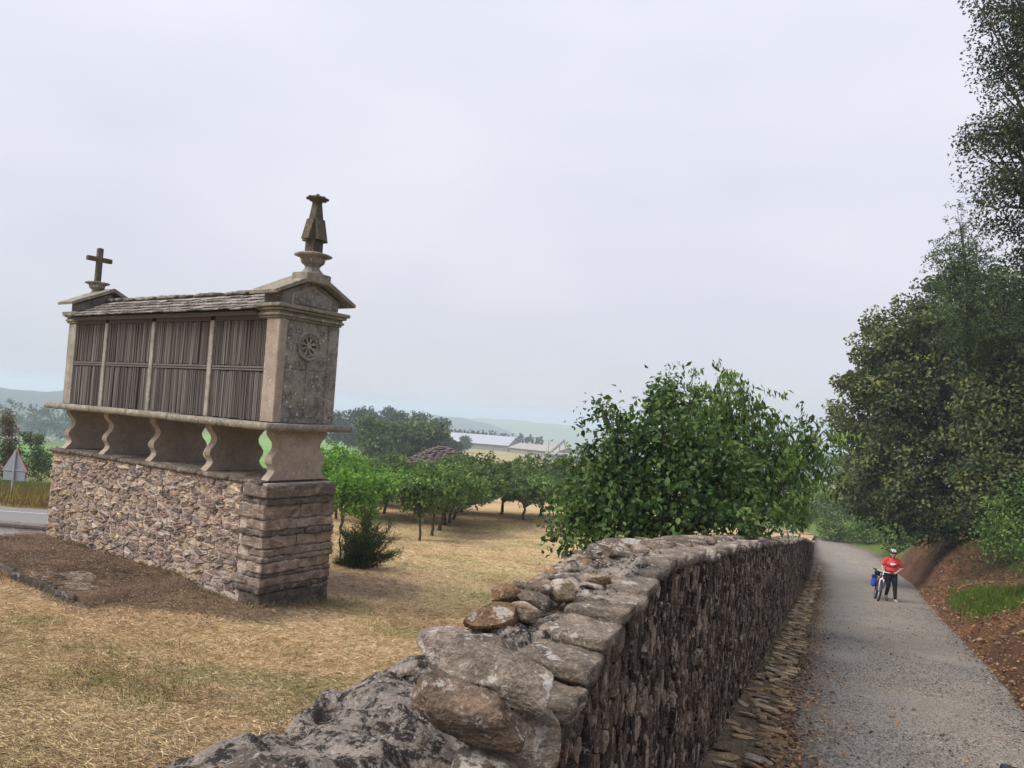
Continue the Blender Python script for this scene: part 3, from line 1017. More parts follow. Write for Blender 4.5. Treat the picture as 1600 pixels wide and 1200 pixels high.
tree('cherry_tree', 'cherry tree with drooping pointed leaves and arching boughs over the wall', 'tree', (4.35, 13.6, -3.75),
     [(4.0, 13.6, -0.35, 1.3, 1.1, 0.85), (4.75, 13.5, -0.65, 0.75, 0.9, 0.66), (3.35, 13.7, 0.25, 0.7, 0.7, 0.42), (3.8, 13.4, 0.2, 0.6, 0.6, 0.38), (5.2, 13.3, -0.2, 0.5, 0.6, 0.3),
      (3.55, 13.2, 0.78, 0.42, 0.35, 0.2), (5.3, 13.2, 0.1, 0.3, 0.4, 0.18), (3.95, 13.1, 0.62, 0.32, 0.3, 0.17), (4.7, 13.6, -1.2, 0.65, 0.8, 0.42), (4.1, 13.4, -1.25, 0.9, 0.7, 0.5), (4.4, 13.4, -0.35, 0.6, 0.6, 0.38)],
     7000, 0.145, CHER, trunk_r=0.10, fork=(4.3, 13.6, -1.9), seed=102, leaves_as_parts=120, twigs=7, per=16, clump=0.055, spray=0.45, droop=1.15, elong=2.7, shell=0.36, up=0.3)
tree('young_pear_tree', 'slim upright shoots with small leaves rising above the dark fruit tree', 'tree', (2.5, 11.6, -3.5),
     [(2.42, 11.6, 0.55, 0.13, 0.13, 0.5), (2.15, 11.6, 0.35, 0.12, 0.12, 0.4), (2.75, 11.6, 0.4, 0.13, 0.13, 0.45), (2.5, 11.6, -0.3, 0.5, 0.5, 0.5)],
     1500, 0.07, PERS, trunk_r=0.05, fork=(2.5, 11.6, -1.4), seed=103, per=6, clump=0.06, elong=2.2, twigs=8)

# orchard
orch = [
    # base x, y, crown cx, z lo, z hi, width, palette, seed, trunk r
    (-5.47, 26.2, -5.4, -3.6, -2.15, 1.7, BRIGHT, 'small bright yellow-green fruit tree beside the granary base', 0.055),
    (-5.84, 34.8, -5.6, -4.1, -1.6, 3.4, BRIGHT, 'wide bright green fruit tree with forked trunk behind the small yellow-green one', 0.085),
    (-2.78, 26.1, -2.8, -3.5, -2.35, 1.35, ORCH, 'thin young fruit tree standing forward of its row in the dry grass', 0.045),
    (-2.67, 29.4, -2.5, -3.6, -2.0, 1.9, ORCH, 'slanting-trunk fruit tree second in the row behind the thin young one', 0.06),
    (-2.60, 32.0, -2.2, -3.8, -1.7, 2.5, ORCH, 'fruit tree with dark leaning trunk third in the row', 0.075),
    (-2.63, 34.6, -2.4, -3.9, -1.75, 2.6, DULLG, 'fruit tree fourth in the row, between leaning and last trunks', 0.06),
    (-2.57, 36.5, -1.8, -4.1, -1.7, 2.8, ORCH, 'fruit tree fifth in the row in front of the slab roof', 0.06),
    (-2.52, 38.4, -1.4, -4.2, -1.5, 3.4, DULLG, 'tall full fruit tree at the far end of the row', 0.07),
    (1.06, 42.0, 1.3, -4.7, -2.35, 3.3, ORCH, 'lone wide fruit tree with drooping skirts before the dark back row', 0.08),
    (-6.83, 31.6, -6.7, -4.0, -1.9, 2.2, BRIGHT, 'fruit tree half hidden by the granary end', 0.06),
    (-5.8, 37.5, -5.3, -4.2, -1.4, 3.4, DULLG, 'fruit tree with thin trunk behind the wide bright one', 0.07),
    (-5.46, 41.9, -4.6, -4.7, -1.7, 3.6, DULLG, 'dull green fruit tree below the slab roof', 0.08),
    (-2.4, 43.5, -1.6, -4.7, -1.8, 4.2, DULLG, 'broad dull fruit tree behind the row end', 0.09),
    (-0.2, 45.5, 0.3, -5.0, -2.2, 4.2, DULLG, 'broad shady tree in the dark back row, trunk in shadow', 0.1),
    (2.3, 48.0, 2.6, -5.3, -2.6, 4.4, DULLG, 'broad tree of the dark back row behind the lone wide one', 0.1),
    (4.5, 52.0, 4.9, -5.7, -2.7, 4.6, ORCH, 'pale green tree of the back row beside the dark fruit tree', 0.1),
    (7.3, 50.0, 7.4, -6.0, -2.8, 4.4, DULLG, 'back-row tree showing between the dark fruit tree and its trunk', 0.1),
    (-9.0, 44.0, -8.6, -4.8, -1.2, 5.0, DULLG, 'tall dull tree behind the granary and the bright orchard trees', 0.12),
]
for i, (bx, byy, cx, zl, zh, w, pal, lab, tr) in enumerate(orch):
    bz = float(zfield(bx, byy))
    r = np.random.default_rng(200 + i)
    w *= 1.45; q_ = cx / byy
    zh = byy * (-0.062 if -0.128 < q_ < -0.05 else -0.046) * r.uniform(0.75, 1.55) if byy > 30 else zh + 0.25
    zl = zl - 0.22 - 0.25 * r.random()
    zc, hz = (zl + zh) / 2, (zh - zl) / 2
    lobes = [(cx, byy, zc, w * 0.42, w * 0.42, hz * 0.8)]
    for q in range(6):
        a = q * 1.05 + r.uniform(-0.3, 0.3)
        lobes.append((cx + math.cos(a) * w * 0.27, byy + math.sin(a) * w * 0.27, zc + r.uniform(-0.45, 0.5) * hz, w * r.uniform(0.19, 0.28), w * 0.24, hz * r.uniform(0.35, 0.55)))
    tree('orchard_tree', lab, 'tree', (bx, byy, bz), lobes, int(2200 + 1300 * w), 0.12 + 0.012 * w, pal, trunk_r=tr, fork=(bx * 0.75 + cx * 0.25, byy, max(zl + 0.1, bz + 0.75)), seed=300 + i, group='fruit trees of the orchard', per=10, clump=0.13, twigs=3, shell=0.4)

# heather shrub by the granary
root = thing('heath_shrub', 'dark feathery heath shrub with bare twigs beside the granary', 'shrub', (-3.1, 17.3, -3.72)); root.scale = (1.15, 1.15, 1.12)
r = np.random.default_rng(401)
g = Geo(); n = 52
Vs = []; tips = []
for i in range(n):
    a = r.uniform(0, 2 * math.pi); e = r.uniform(0.35, 1.45); ln = r.uniform(0.55, 1.28) * (0.72 + 0.28 * math.sin(e))
    d = np.array([math.cos(a) * math.cos(e) * 0.8 + 0.12, math.sin(a) * math.cos(e) * 0.8, math.sin(e)])
    b0 = np.array([r.normal(0, 0.12), r.normal(0, 0.12), 0]); p = curve_pts(b0, b0 + d * ln, 0.05, 5, r, 0.02)
    g.add(*tube(p, np.linspace(0.014, 0.004, 5), 5)); tips.append(p)
p = curve_pts((-0.32, -0.1, 0), (-0.42, -0.1, 0.72), 0, 6, r, 0.03); g.add(*tube(p, np.linspace(0.03, 0.012, 6), 6))
V, F, T = g.arr(); add('stems', V, F, M['bark'], root, recentre=False)
N = 11000
ti = r.integers(0, n, N); s = r.uniform(0.3, 1.02, N) * 4; i0 = np.clip(s.astype(int), 0, 3); f = (s - i0)[:, None]
TP = np.array(tips)
pos = TP[ti, i0] * (1 - f) + TP[ti, i0 + 1] * f; dirn = unit(TP[ti, 4] - TP[ti, 1])
pos = pos + r.normal(size=(N, 3)) * 0.045
ax = unit(dirn + r.normal(size=(N, 3)) * 0.45); nm = r.normal(size=(N, 3)); sdv = unit(np.cross(ax, nm))
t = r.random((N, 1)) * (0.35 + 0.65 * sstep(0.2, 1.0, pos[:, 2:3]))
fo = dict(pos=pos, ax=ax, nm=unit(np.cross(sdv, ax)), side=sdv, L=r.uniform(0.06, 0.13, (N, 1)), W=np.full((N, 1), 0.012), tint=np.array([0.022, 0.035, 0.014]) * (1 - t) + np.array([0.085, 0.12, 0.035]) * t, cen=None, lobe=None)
V, F, T = leaf_mesh(fo); add('foliage', V, F, M['leaf_dull'], root, tint=T, recentre=False, kind='stuff')

# big trees on the right-hand bank
tree('oak_tree', 'huge dark oak with yellowing leaf tips overhanging the road bend', 'tree', (21.2, 34.5, -4.0),
     [(19.6, 34, 0.8, 4.6, 4.5, 4.4), (16.6, 33.5, 1.2, 2.3, 2.6, 2.6), (16.2, 33, -1.8, 2.0, 2.4, 1.7), (18.0, 33.5, 4.4, 2.6, 2.8, 2.2), (21.0, 34, 5.6, 3.2, 3.2, 2.8),
      (17.6, 32.5, -2.6, 2.2, 2.0, 1.5), (15.2, 33, 2.2, 1.0, 1.2, 0.6), (16.2, 33.5, 4.0, 1.2, 1.4, 1.1), (20.5, 31.5, -1.0, 3.2, 2.2, 2.6), (24, 34, 3, 4, 4, 5), (22.5, 33, -1.5, 3.0, 2.5, 2.2)],
     120000, 0.205, OAK, trunk_r=0.38, fork=(20.8, 34.2, -1.0), seed=501, mat='leaf_dull', twigs=9, per=60, clump=0.36, shell=0.36, elong=1.5)
tree('holm_oak_tree', 'tall evergreen oak with sky showing through, towering at the road bank', 'tree', (14.4, 19.6, -1.2),
     [(14.6, 19.6, 8.6, 3.0, 3.0, 3.6), (12.6, 19.2, 10.0, 1.5, 1.6, 1.2), (12.3, 19, 7.9, 1.1, 1.3, 0.8), (12.5, 19, 6.6, 1.2, 1.4, 0.8), (13.4, 19.2, 5.4, 1.5, 1.6, 1.0), (14.6, 19.5, 4.2, 1.7, 2.0, 1.3), (13.0, 19.2, 11.6, 1.8, 2.0, 1.2), (13.8, 18.8, 2.8, 1.3, 1.2, 1.2)],
     62000, 0.10, HOLM, trunk_r=0.24, fork=(14.6, 19.7, 3.5), seed=502, mat='leaf_dull', twigs=20, per=105, clump=0.30, shell=0.45, elong=1.7, uneven=0.5)
tree('acacia_tree', 'slender blue-green acacia with feathery top between the oaks', 'tree', (19.0, 32.6, -3.6),
     [(15.0, 26, 7.4, 0.5, 0.5, 1.1), (14.6, 26, 6.5, 0.6, 0.6, 0.5), (15.4, 26.2, 6.0, 1.0, 0.9, 1.0), (15.3, 26, 4.8, 1.2, 1.0, 0.9), (16.3, 26.4, 4.0, 1.4, 1.2, 1.0)],
     9000, 0.17, ACAC, trunk_r=0.09, fork=(16.6, 28.0, 3.0), seed=503, twigs=8, per=18, clump=0.05, spray=0.5, droop=0.1, elong=4.0, shell=0.45)
tree('chestnut_tree', 'shadowy leafy tree on the bank behind the evergreen oak trunk', 'tree', (19.5, 27.5, -3.2),
     [(19.5, 27.5, 1.5, 2.6, 2.2, 2.6), (18.2, 27.0, -0.6, 1.6, 1.5, 1.6), (20.5, 27.5, 4.5, 2.2, 2.2, 2.2), (17.1, 26.6, 1.2, 1.5, 1.3, 1.7), (16.6, 26.2, -1.2, 1.2, 1.1, 1.2), (17.6, 26.8, 3.2, 1.5, 1.3, 1.2)],
     54000, 0.19, OAK, trunk_r=0.2, fork=(19.4, 27.5, -1.2), seed=504, mat='leaf_dull', twigs=8, per=56, clump=0.34, shell=0.36)
# brambles and undergrowth
def bush(name, label, base, lobes, n, size, pal, seed, group=None, **k):
    tree(name, label, 'shrub', base, lobes, n, size, pal, trunk_r=0.03, seed=seed, group=group, stems=3, twigs=6, **k)
bush('bramble_bush', 'bright green bramble bush spilling over the red bank', (11.8, 16.6, -2.4),
     [(11.3, 16.4, -1.5, 1.0, 1.0, 0.75), (10.5, 16.2, -1.9, 0.45, 0.6, 0.4), (11.9, 16.5, -0.9, 0.9, 0.9, 0.6), (11.0, 15.7, -2.1, 0.6, 0.6, 0.4)], 5200, 0.085, CHER, 511, per=10, clump=0.09, spray=0.25, shell=0.4)
bush('bramble_bush', 'dark bramble bush in deep shade beneath the oak', (17.0, 25.6, -3.4), [(16.8, 25.5, -2.4, 1.6, 1.4, 1.0), (18.2, 26, -1.8, 1.6, 1.4, 1.2)], 6000, 0.12, HOLM, 512, per=12, clump=0.14)
bush('bramble_bush', 'dark bush at the foot of the oak on the bank edge', (18.3, 31.5, -3.9), [(17.8, 31.2, -3.0, 1.5, 1.3, 0.9), (19.6, 31, -2.4, 1.6, 1.4, 1.1)], 6000, 0.13, OAK, 513, per=12, clump=0.14)
bush('roadside_shrub', 'fresh green shrubs closing the road bend beyond the wall end', (24.5, 66, -8.3), [(24.0, 66, -7.0, 2.4, 2.0, 1.4), (27.2, 67, -6.2, 2.6, 2.0, 2.0), (30.5, 66, -5.6, 3.0, 2.2, 2.4)], 9000, 0.24, CHER, 514, per=12, clump=0.28)
bush('roadside_shrub', 'taller grey-green shrub behind the road bend', (22.5, 78, -8.8), [(23.0, 78, -5.2, 3.2, 2.4, 3.0), (28, 80, -4.2, 3.6, 2.6, 3.6)], 7000, 0.32, DULLG, 515, per=12, clump=0.35)
bush('roadside_shrub', 'leafy shrub mound at the outer edge of the road bend', (28.6, 63.5, -8.4), [(27.4, 64.0, -7.7, 1.5, 1.2, 1.0), (29.6, 62.5, -7.2, 1.7, 1.3, 1.3), (31.6, 61, -6.6, 1.8, 1.4, 1.6), (33.4, 59, -6.2, 1.8, 1.4, 1.5)], 12000, 0.2, CHER, 517, per=16, clump=0.24)
bush('roadside_shrub', 'low leafy shrub under the oak where the bank begins', (29.6, 55.0, -7.4), [(29.0, 56, -7.0, 2.2, 1.8, 1.2), (30.5, 54, -5.8, 2.4, 2.0, 1.6)], 6000, 0.22, ORCH, 516, per=12, clump=0.24)

# trees in the middle distance
far_trees = [
    (-36.5, 176, 12.0, 13.5, FARG, 'blue-dark tree of the distant grove, standing next to the granary end'),
    (-30.2, 184, 13.2, 14.0, FARG, 'second tree of the distant grove, rounded crown'),
    (-24.5, 174, 13.2, 13.0, FARG, 'tallest domed tree of the distant grove'),
    (-18.5, 180, 12.0, 10.5, FARG, 'tree at the shoulder of the distant grove towards the sheds'),
    (-11.8, 104, 8.8, 9.0, DULLG, 'olive green tree standing before the distant grove'),
    (-16.0, 98, 8.0, 7.0, DULLG, 'lower olive tree tucked under the distant grove'),
    (-12.6, 165, 7.0, 6.0, FARG, 'small dark tree at the foot of the distant grove, next to the long shed'),
]
for i, (x, y, h, w, pal, lab) in enumerate(far_trees):
    z0 = float(zfield(x, y)) - 0.2; r = np.random.default_rng(600 + i)
    lobes = [(x, y, z0 + h * 0.58, w * 0.4, w * 0.36, h * 0.34)]
    for q in range(8):
        a = q * 0.8 + r.uniform(-.3, .3)
        lobes.append((x + math.cos(a) * w * 0.3, y + math.sin(a) * w * 0.25, z0 + h * r.uniform(0.35, 0.84), w * r.uniform(0.16, 0.24), w * 0.2, h * r.uniform(0.1, 0.17)))
    tree('grove_tree', lab, 'tree', (x, y, z0), lobes, 8500, 0.55, pal, trunk_r=0.3, seed=620 + i, group='trees of the distant grove', per=14, clump=0.42, mat='leaf_dull', twigs=2, shell=0.36)

# shrubs and a thicket beyond the lane on the left
for i, (x, y, h, w, pal, lab) in enumerate([(-26.5, 38.5, 3.2, 2.6, DULLG, 'dark shrub at the back of the lane verge, beside the tall reddish one'), (-25.5, 39.5, 3.8, 1.8, [(0.06, 0.06, 0.03), (0.11, 0.085, 0.045), (0.15, 0.10, 0.06)], 'reddish brown tall shrub behind the triangular sign'),
                                            (-24.2, 40, 2.9, 2.4, DULLG, 'olive shrub between the sign and the granary base'), (-24.9, 36.6, 2.2, 2.0, DULLG, 'low dark shrub just behind the triangular sign'), (-29.5, 40, 4.0, 3.5, DULLG, 'shrub at the end of the verge thicket')]):
    z0 = float(zfield(x, y)) - 0.1; r = np.random.default_rng(640 + i)
    lobes = [(x, y, z0 + h * 0.5, w * 0.4, w * 0.4, h * 0.42)] + [(x + r.uniform(-.3, .3) * w, y + r.uniform(-.3, .3) * w, z0 + h * r.uniform(0.4, 0.95), w * 0.16, w * 0.16, h * 0.14) for q in range(6)]
    bush('verge_shrub', lab, (x, y, z0), lobes, 3600, 0.13, pal, 660 + i, 'shrubs beyond the lane', per=10, clump=0.12, mat='leaf_dull')

# far wood on the left, one mass
r = np.random.default_rng(700)
lob = []
for i in range(330):
    y = r.uniform(270, 620); x = -y * r.uniform(0.36, 0.95)
    h = r.uniform(9, 17); z0 = float(zfield(x, y))
    lob.append((x, y, z0 + h * 0.55, h * 0.26, h * 0.26, h * 0.48))
fo = foliage(r, lob, 42000, 1.5, FARG, per=9, clump=0.9, shell=0.4)
V, F, T = leaf_mesh(fo); o = add('far_woodland', V, F, M['leaf_dull'], tint=T, recentre=False, kind='stuff'); tag(o, 'hazy blue woodland filling the valley beyond the lane', 'woodland')
lob = []
for i in range(46):
    x = -34 + i * 1.05 + r.uniform(-.3, .3); y = 322 - i * 0.2; h = r.uniform(2.6, 5.2)
    lob.append((x, y, -9.6 - i * 0.02 + h * 0.2, 0.5, 0.6, h * 0.5))
fo = foliage(r, lob, 4600, 0.8, FARG, per=6, clump=0.3)
V, F, T = leaf_mesh(fo); o = add('far_tree_row', V, F, M['leaf_dull'], tint=T, recentre=False, kind='stuff'); tag(o, 'row of little dark trees along the ridge behind the long shed', 'trees')
tree('shed_side_tree', 'small dark tree standing alone before the long pale shed', 'tree', (-14.6, 262, -13.9), [(-14.6, 262, -10.9, 2.6, 2.2, 2.2), (-14.8, 262, -9.2, 1.5, 1.4, 1.2)], 2200, 0.6, FARG, trunk_r=0.2, seed=705, per=10, clump=0.4, mat='leaf_dull', twigs=2)

# ------------------------------------------------------------------ the stone wall along the road
WR = np.array([xface(10.0) - 0.25, 10.0, float(zroad(10.0))])
wall = thing('stone_wall', 'long dark rubble stone wall with rough capping running down beside the gravel road', 'wall', tuple(WR))
wy = np.concatenate([np.arange(-3, 1.0, 0.25), np.arange(1.0, 5.0, 0.016), np.arange(5.0, 12, 0.12), np.arange(12, 51.01, 0.5)])
tt = np.concatenate([[-0.035, -0.035, -0.035], np.linspace(-0.05, -0.5, 40), [-0.52, -0.52, -0.52]])
T_, Y_ = np.meshgrid(tt, wy, indexing='ij')
zt = ztop(Y_) - 0.04
zt = zt - 0.17 * sstep(2.95, 2.4, Y_) * sstep(-0.32, -0.03, T_)                       # the near end slumps towards the road
zt = zt - 0.05 * sstep(-0.12, -0.03, T_) - 0.05 * sstep(-0.4, -0.5, T_)
P = np.stack([T_.ravel() * 1.0, Y_.ravel(), 0 * Y_.ravel()], 1)
lump = fbm(P, 5.5, 5, 801).reshape(T_.shape); lump2 = np.abs(fbm(P, 2.6, 3, 811)).reshape(T_.shape)
near = sstep(5.2, 4.0, Y_)
T_ = np.where(T_ < -0.3, -0.3 + (T_ + 0.3) * (1 + 0.75 * sstep(3.0, 2.3, Y_)), T_)   # the near end is broader on the field side
lump3 = fbm(P, 16, 4, 831).reshape(T_.shape); pits = np.clip(fbm(P, 9, 3, 841).reshape(T_.shape) - 0.12, 0, 1)
Zc = zt + (0.03 + 0.05 * near) * lump + 0.07 * near * lump2 + near * (0.034 * lump3 - 0.13 * pits)
nT = len(tt)
zb = zroad(Y_) - 0.25
xfield = xface(Y_) - 0.56 - 0.17 * sstep(3.0, 2.3, Y_)
zbk = zfield(xfield, Y_) - 0.2
for row, fr in ((0, 0.0), (1, 0.55), (2, 0.96)):
    Zc[row] = zb[row] * (1 - fr) + (Zc[3] - 0.02)[:] * fr
for row, fr in ((nT - 1, 0.0), (nT - 2, 0.5), (nT - 3, 0.96)):
    Zc[row] = zbk[row] * (1 - fr) + (Zc[nT - 4] - 0.02) * fr
Pw = wp(Y_, T_, Zc)
V, F = grid(Pw[..., 0], Pw[..., 1], Pw[..., 2])
F = [tuple(f) for f in F[:, ::-1].tolist()]
m = len(wy)
F.append(tuple(i * m + (m - 1) for i in range(nT))); F.append(tuple(reversed([i * m for i in range(nT)])))
core = add('mortar_bed', V, F, M['top_mortar'], wall, smooth=True, off=WR)
core.data.materials.append(M['wall_mortar'])
mi = np.zeros(len(core.data.polygons), dtype=np.int32)
nq = (nT - 1) * (m - 1)
rows = np.arange(nq) // (m - 1)
mi[:nq] = ((rows < 2) | (rows >= nT - 3)).astype(np.int32)
core.data.polygons.foreach_set('material_index', mi)

r = np.random.default_rng(820)
WPAL = np.array([(0.055, 0.044, 0.038), (0.085, 0.066, 0.054), (0.125, 0.096, 0.076), (0.18, 0.138, 0.106), (0.26, 0.20, 0.155), (0.40, 0.325, 0.26), (0.16, 0.112, 0.09)])
WPR = np.array([0.27, 0.20, 0.15, 0.13, 0.11, 0.08, 0.06])


def face_stones(y0, y1, cw, ch, seed):
    rr = np.random.default_rng(seed)
    La = (y1 - y0) / 0.922; Hh = 1.75
    S = jitter_points(La, Hh, cw, ch, rr, 0.75)
    k = cw / ch
    S[:, 1] *= k
    cells = voronoi_cells(S, 0, La, 0, Hh * k, cw * 3.6)
    out = []
    for c in cells:
        c = c.copy(); c[:, 1] /= k
        cy_ = y0 + c[:, 0].mean() * 0.922
        if c[:, 1].max() > ztop(cy_) - zroad(cy_) - 0.045 - (0.17 if cy_ < 2.7 else 0):
            continue
        st = wall_stone(c, rr.uniform(0.001, 0.006), rr.uniform(0.002, 0.014) if rr.random() < 0.88 else rr.uniform(0.016, 0.03), rr)
        if st is None:
            continue
        v, f = st
        yv = y0 + v[:, 0] * 0.922
        W3 = wp(yv, v[:, 2] - 0.03, 0) ; W3[:, 2] = zroad(yv) + v[:, 1]
        out.append((W3, f, WPAL[rr.choice(7, p=WPR)] * rr.uniform(0.8, 1.2)))
    return out


stones = face_stones(0.6, 14, 0.082, 0.105, 821) + face_stones(14, 51, 0.13, 0.14, 822)
def seen(w):
    c = w.mean(0); d = np.linalg.norm(c)
    return (0.8 - 0.0 * d) / d ** 3 if c[1] > 2.4 and c[2] / c[1] > -0.46 else 0.0
order = sorted(range(len(stones)), key=lambda i: -seen(stones[i][0]))
for i in order[:300]:
    add('stone', stones[i][0], stones[i][1], M['wall_stone'], wall, tint=stones[i][2], off=WR)
g = Geo()
for i in order[300:]:
    g.add(*stones[i])
g.build('far_stones', M['wall_stone'], wall, off=WR, kind='stuff')
# field side of the wall, coarse rubble
g = Geo(); rr = np.random.default_rng(823)
S = jitter_points(40 / 0.922, 2.2, 0.36, 0.2, rr); S[:, 1] *= 1.8
for c in voronoi_cells(S, 0, 40 / 0.922, 0, 2.2 * 1.8, 1.2):
    c[:, 1] /= 1.8
    st = wall_stone(c, 0.012, 0.035, rr)
    if st is None:
        continue
    v, f = st
    yv = 0.5 + v[:, 0] * 0.922; zz = zfield(xface(yv) - 0.56, yv) - 0.1 + v[:, 1]
    if (zz > ztop(yv) - 0.12).any():
        continue
    W3 = wp(yv, -0.515 - v[:, 2], 0); W3[:, 2] = zz
    g.add(W3, [tuple(reversed(q)) for q in f], WPAL[rr.choice(7, p=WPR)] * 1.6)
g.build('field_side_stones', M['wall_stone'], wall, off=WR, kind='stuff')

# capping: flat slabs along the road edge, thin stones set on edge behind them
CPAL = np.array([(0.27, 0.225, 0.19), (0.22, 0.182, 0.153), (0.31, 0.262, 0.225), (0.18, 0.144, 0.117), (0.25, 0.19, 0.143), (0.145, 0.122, 0.106)])
wall_dir = math.atan2(-0.42, 1.0)                                                     # rotation that turns +Y to the wall's run
slope = math.atan(0.142 * 0.922)
def place(name, me, p, parent, off, rz, rx=0.0, ry=0.0, s=(1, 1, 1)):
    o = link(name, me, parent, tuple(np.asarray(p) - off))
    o.rotation_euler = (Matrix.Rotation(rz, 3, 'Z') @ Matrix.Rotation(rx, 3, 'X') @ Matrix.Rotation(ry, 3, 'Y')).to_euler()
    o.scale = s
    return o


edge_me = []; cap_me = []
for q in range(10):
    V, F = rough_box((0.24, 0.30, 0.045), 840 + q, 0.022, 0.007, 0.012, 9); edge_me.append(make_mesh('edge_slab', V, F, M['cap'], tint=CPAL[q % 6] * 1.05))
    V, F = rock((0.40, 0.10, 0.10), 860 + q, 2, 10, 0.06, 0.65, 0.66, 0.98); cap_me.append(make_mesh('cap_stone', V, F, M['cap'], tint=CPAL[(q * 5) % 6]))
y = 3.35
while y < 50.8:
    stp = r.uniform(0.22, 0.33) * (1 if y < 25 else 1.5)
    me = edge_me[int(r.integers(10))]
    p = wp(y, -0.105 + r.normal(0, 0.008), float(ztop(y)) - 0.05 + r.normal(0, 0.005))
    place('edge_slab', me, p, wall, WR, wall_dir + r.normal(0, 0.08) + (math.pi if r.random() < 0.5 else 0), -slope if y > 5 else 0, r.normal(0, 0.04), (1, stp / 0.30, 1))
    y += stp * 0.9
caps = []
y = 4.75
while y < 50.8:
    stp = r.uniform(0.085, 0.14) * (1 if y < 25 else 1.5)
    caps.append((y, stp)); y += stp * 0.9
gfar = Geo()
for i, (y, stp) in enumerate(caps):
    q = int(r.integers(10))
    p = wp(y, -0.345 + r.normal(0, 0.02), float(ztop(y)) - 0.035 + r.normal(0, 0.01))
    rz = wall_dir + 0.22 + r.normal(0, 0.12) + (math.pi if r.random() < 0.5 else 0)
    if i < 300:
        place('cap_stone', cap_me[q], p, wall, WR, rz, r.normal(0.0, 0.18), r.normal(0, 0.06), (1, stp / 0.115, r.uniform(0.8, 1.1)))
    else:
        V, F = rock((0.36, stp, 0.14), 860 + q, 0, 4, 0.0, 0.6)
        gfar.add(rot_zxy(V, rz) + p, F, CPAL[(q * 5) % 6])
if gfar.n:
    gfar.build('far_cap_stones', M['cap'], wall, off=WR, kind='stuff')

# cobbles and boulders on the near end of the wall
BT = dict(rust=(0.25, 0.16, 0.095), tan=(0.31, 0.245, 0.175), pink=(0.34, 0.275, 0.24), grey=(0.195, 0.16, 0.13), dark=(0.14, 0.115, 0.098), brown=(0.185, 0.135, 0.102), pale=(0.265, 0.22, 0.18))
boulders = [
    # name, x, y, z, (w, d, h), rz, rx, ry, tone, seed, boxy
    ('boulder', -0.060, 2.03, -0.765, (0.36, 0.15, 0.125), -0.18, 0.22, 0.10, 'brown', 901, 0.6),
    ('boulder', 0.045, 2.275, -0.765, (0.42, 0.14, 0.105), -0.34, 0.16, 0.17, 'pale', 922, 0.7),
    ('boulder', -0.02, 2.58, -0.775, (0.27, 0.19, 0.10), -0.4, 0.0, 0.05, 'grey', 903, 0.6),
    ('boulder', -0.17, 2.66, -0.815, (0.21, 0.20, 0.14), 0.2, 0.0, 0.0, 'pink', 904, 0.3),
    ('boulder', -0.01, 2.90, -0.755, (0.25, 0.13, 0.11), 0.15, 0.0, -0.04, 'rust', 925, 0.2),
    ('cobble', 0.10, 2.95, -0.745, (0.13, 0.10, 0.08), 0.0, 0.0, 0.0, 'tan', 906, 0.2),
    ('cobble', 0.14, 3.07, -0.73, (0.14, 0.09, 0.07), -0.3, 0.0, 0.15, 'grey', 907, 0.4),
    ('cobble', 0.03, 3.13, -0.725, (0.15, 0.11, 0.09), 0.3, 0.0, 0.0, 'rust', 908, 0.2),
    ('cobble', 0.17, 3.18, -0.71, (0.12, 0.10, 0.07), 0.0, 0.0, 0.0, 'brown', 909, 0.2),
    ('cobble', 0.26, 3.20, -0.71, (0.11, 0.12, 0.10), 0.5, 0.0, 0.0, 'tan', 910, 0.2),
    ('slab', 0.235, 2.72, -0.845, (0.27, 0.22, 0.05), -0.40, 0.03, 0.05, 'grey', 911, 0.75),
    ('slab', 0.325, 2.95, -0.80, (0.27, 0.23, 0.045), -0.42, 0.02, 0.04, 'pale', 912, 0.75),
    ('slab', 0.175, 2.52, -0.905, (0.23, 0.20, 0.06), -0.36, 0.0, 0.06, 'grey', 913, 0.65),
    ('slab', 0.42, 3.17, -0.775, (0.24, 0.22, 0.045), -0.42, 0.0, 0.03, 'grey', 914, 0.75),
    ('boulder', 0.105, 2.32, -0.955, (0.20, 0.24, 0.22), 0.3, 0.0, 0.15, 'pale', 915, 0.35),
    ('boulder', 0.01, 2.02, -0.95, (0.22, 0.18, 0.16), 0.1, 0.0, 0.1, 'grey', 916, 0.4),
    ('boulder', 0.10, 2.13, -1.03, (0.17, 0.18, 0.18), 0.4, 0.0, 0.1, 'brown', 917, 0.4),
    ('cobble', -0.13, 2.42, -0.80, (0.10, 0.09, 0.07), 0.2, 0, 0, 'pale', 918, 0.3),
    ('boulder', -0.50, 1.75, -0.86, (0.26, 0.20, 0.13), -0.5, 0, 0, 'dark', 920, 0.4),
]
for nm_, x, y, z, sz, rz, rx_, ry_, tone, sd_, bx_ in boulders:
    if nm_ == 'slab':
        V, F = rough_box(sz, sd_, 0.012, 0.008, 0.012, 9)
    else:
        V, F = rock(sz, sd_, 5 if nm_ != 'cobble' else 3, 9 if nm_ != 'cobble' else 7, 0.035, bx_, 0.55 if nm_ == 'boulder' else 0.72, 0.9)
    add(nm_, rot_zxy(V, rz, rx_, ry_) + np.array([x, y, z]), F, M['boulder'], wall, tint=BT[tone], off=WR)
tones = list(BT.values())
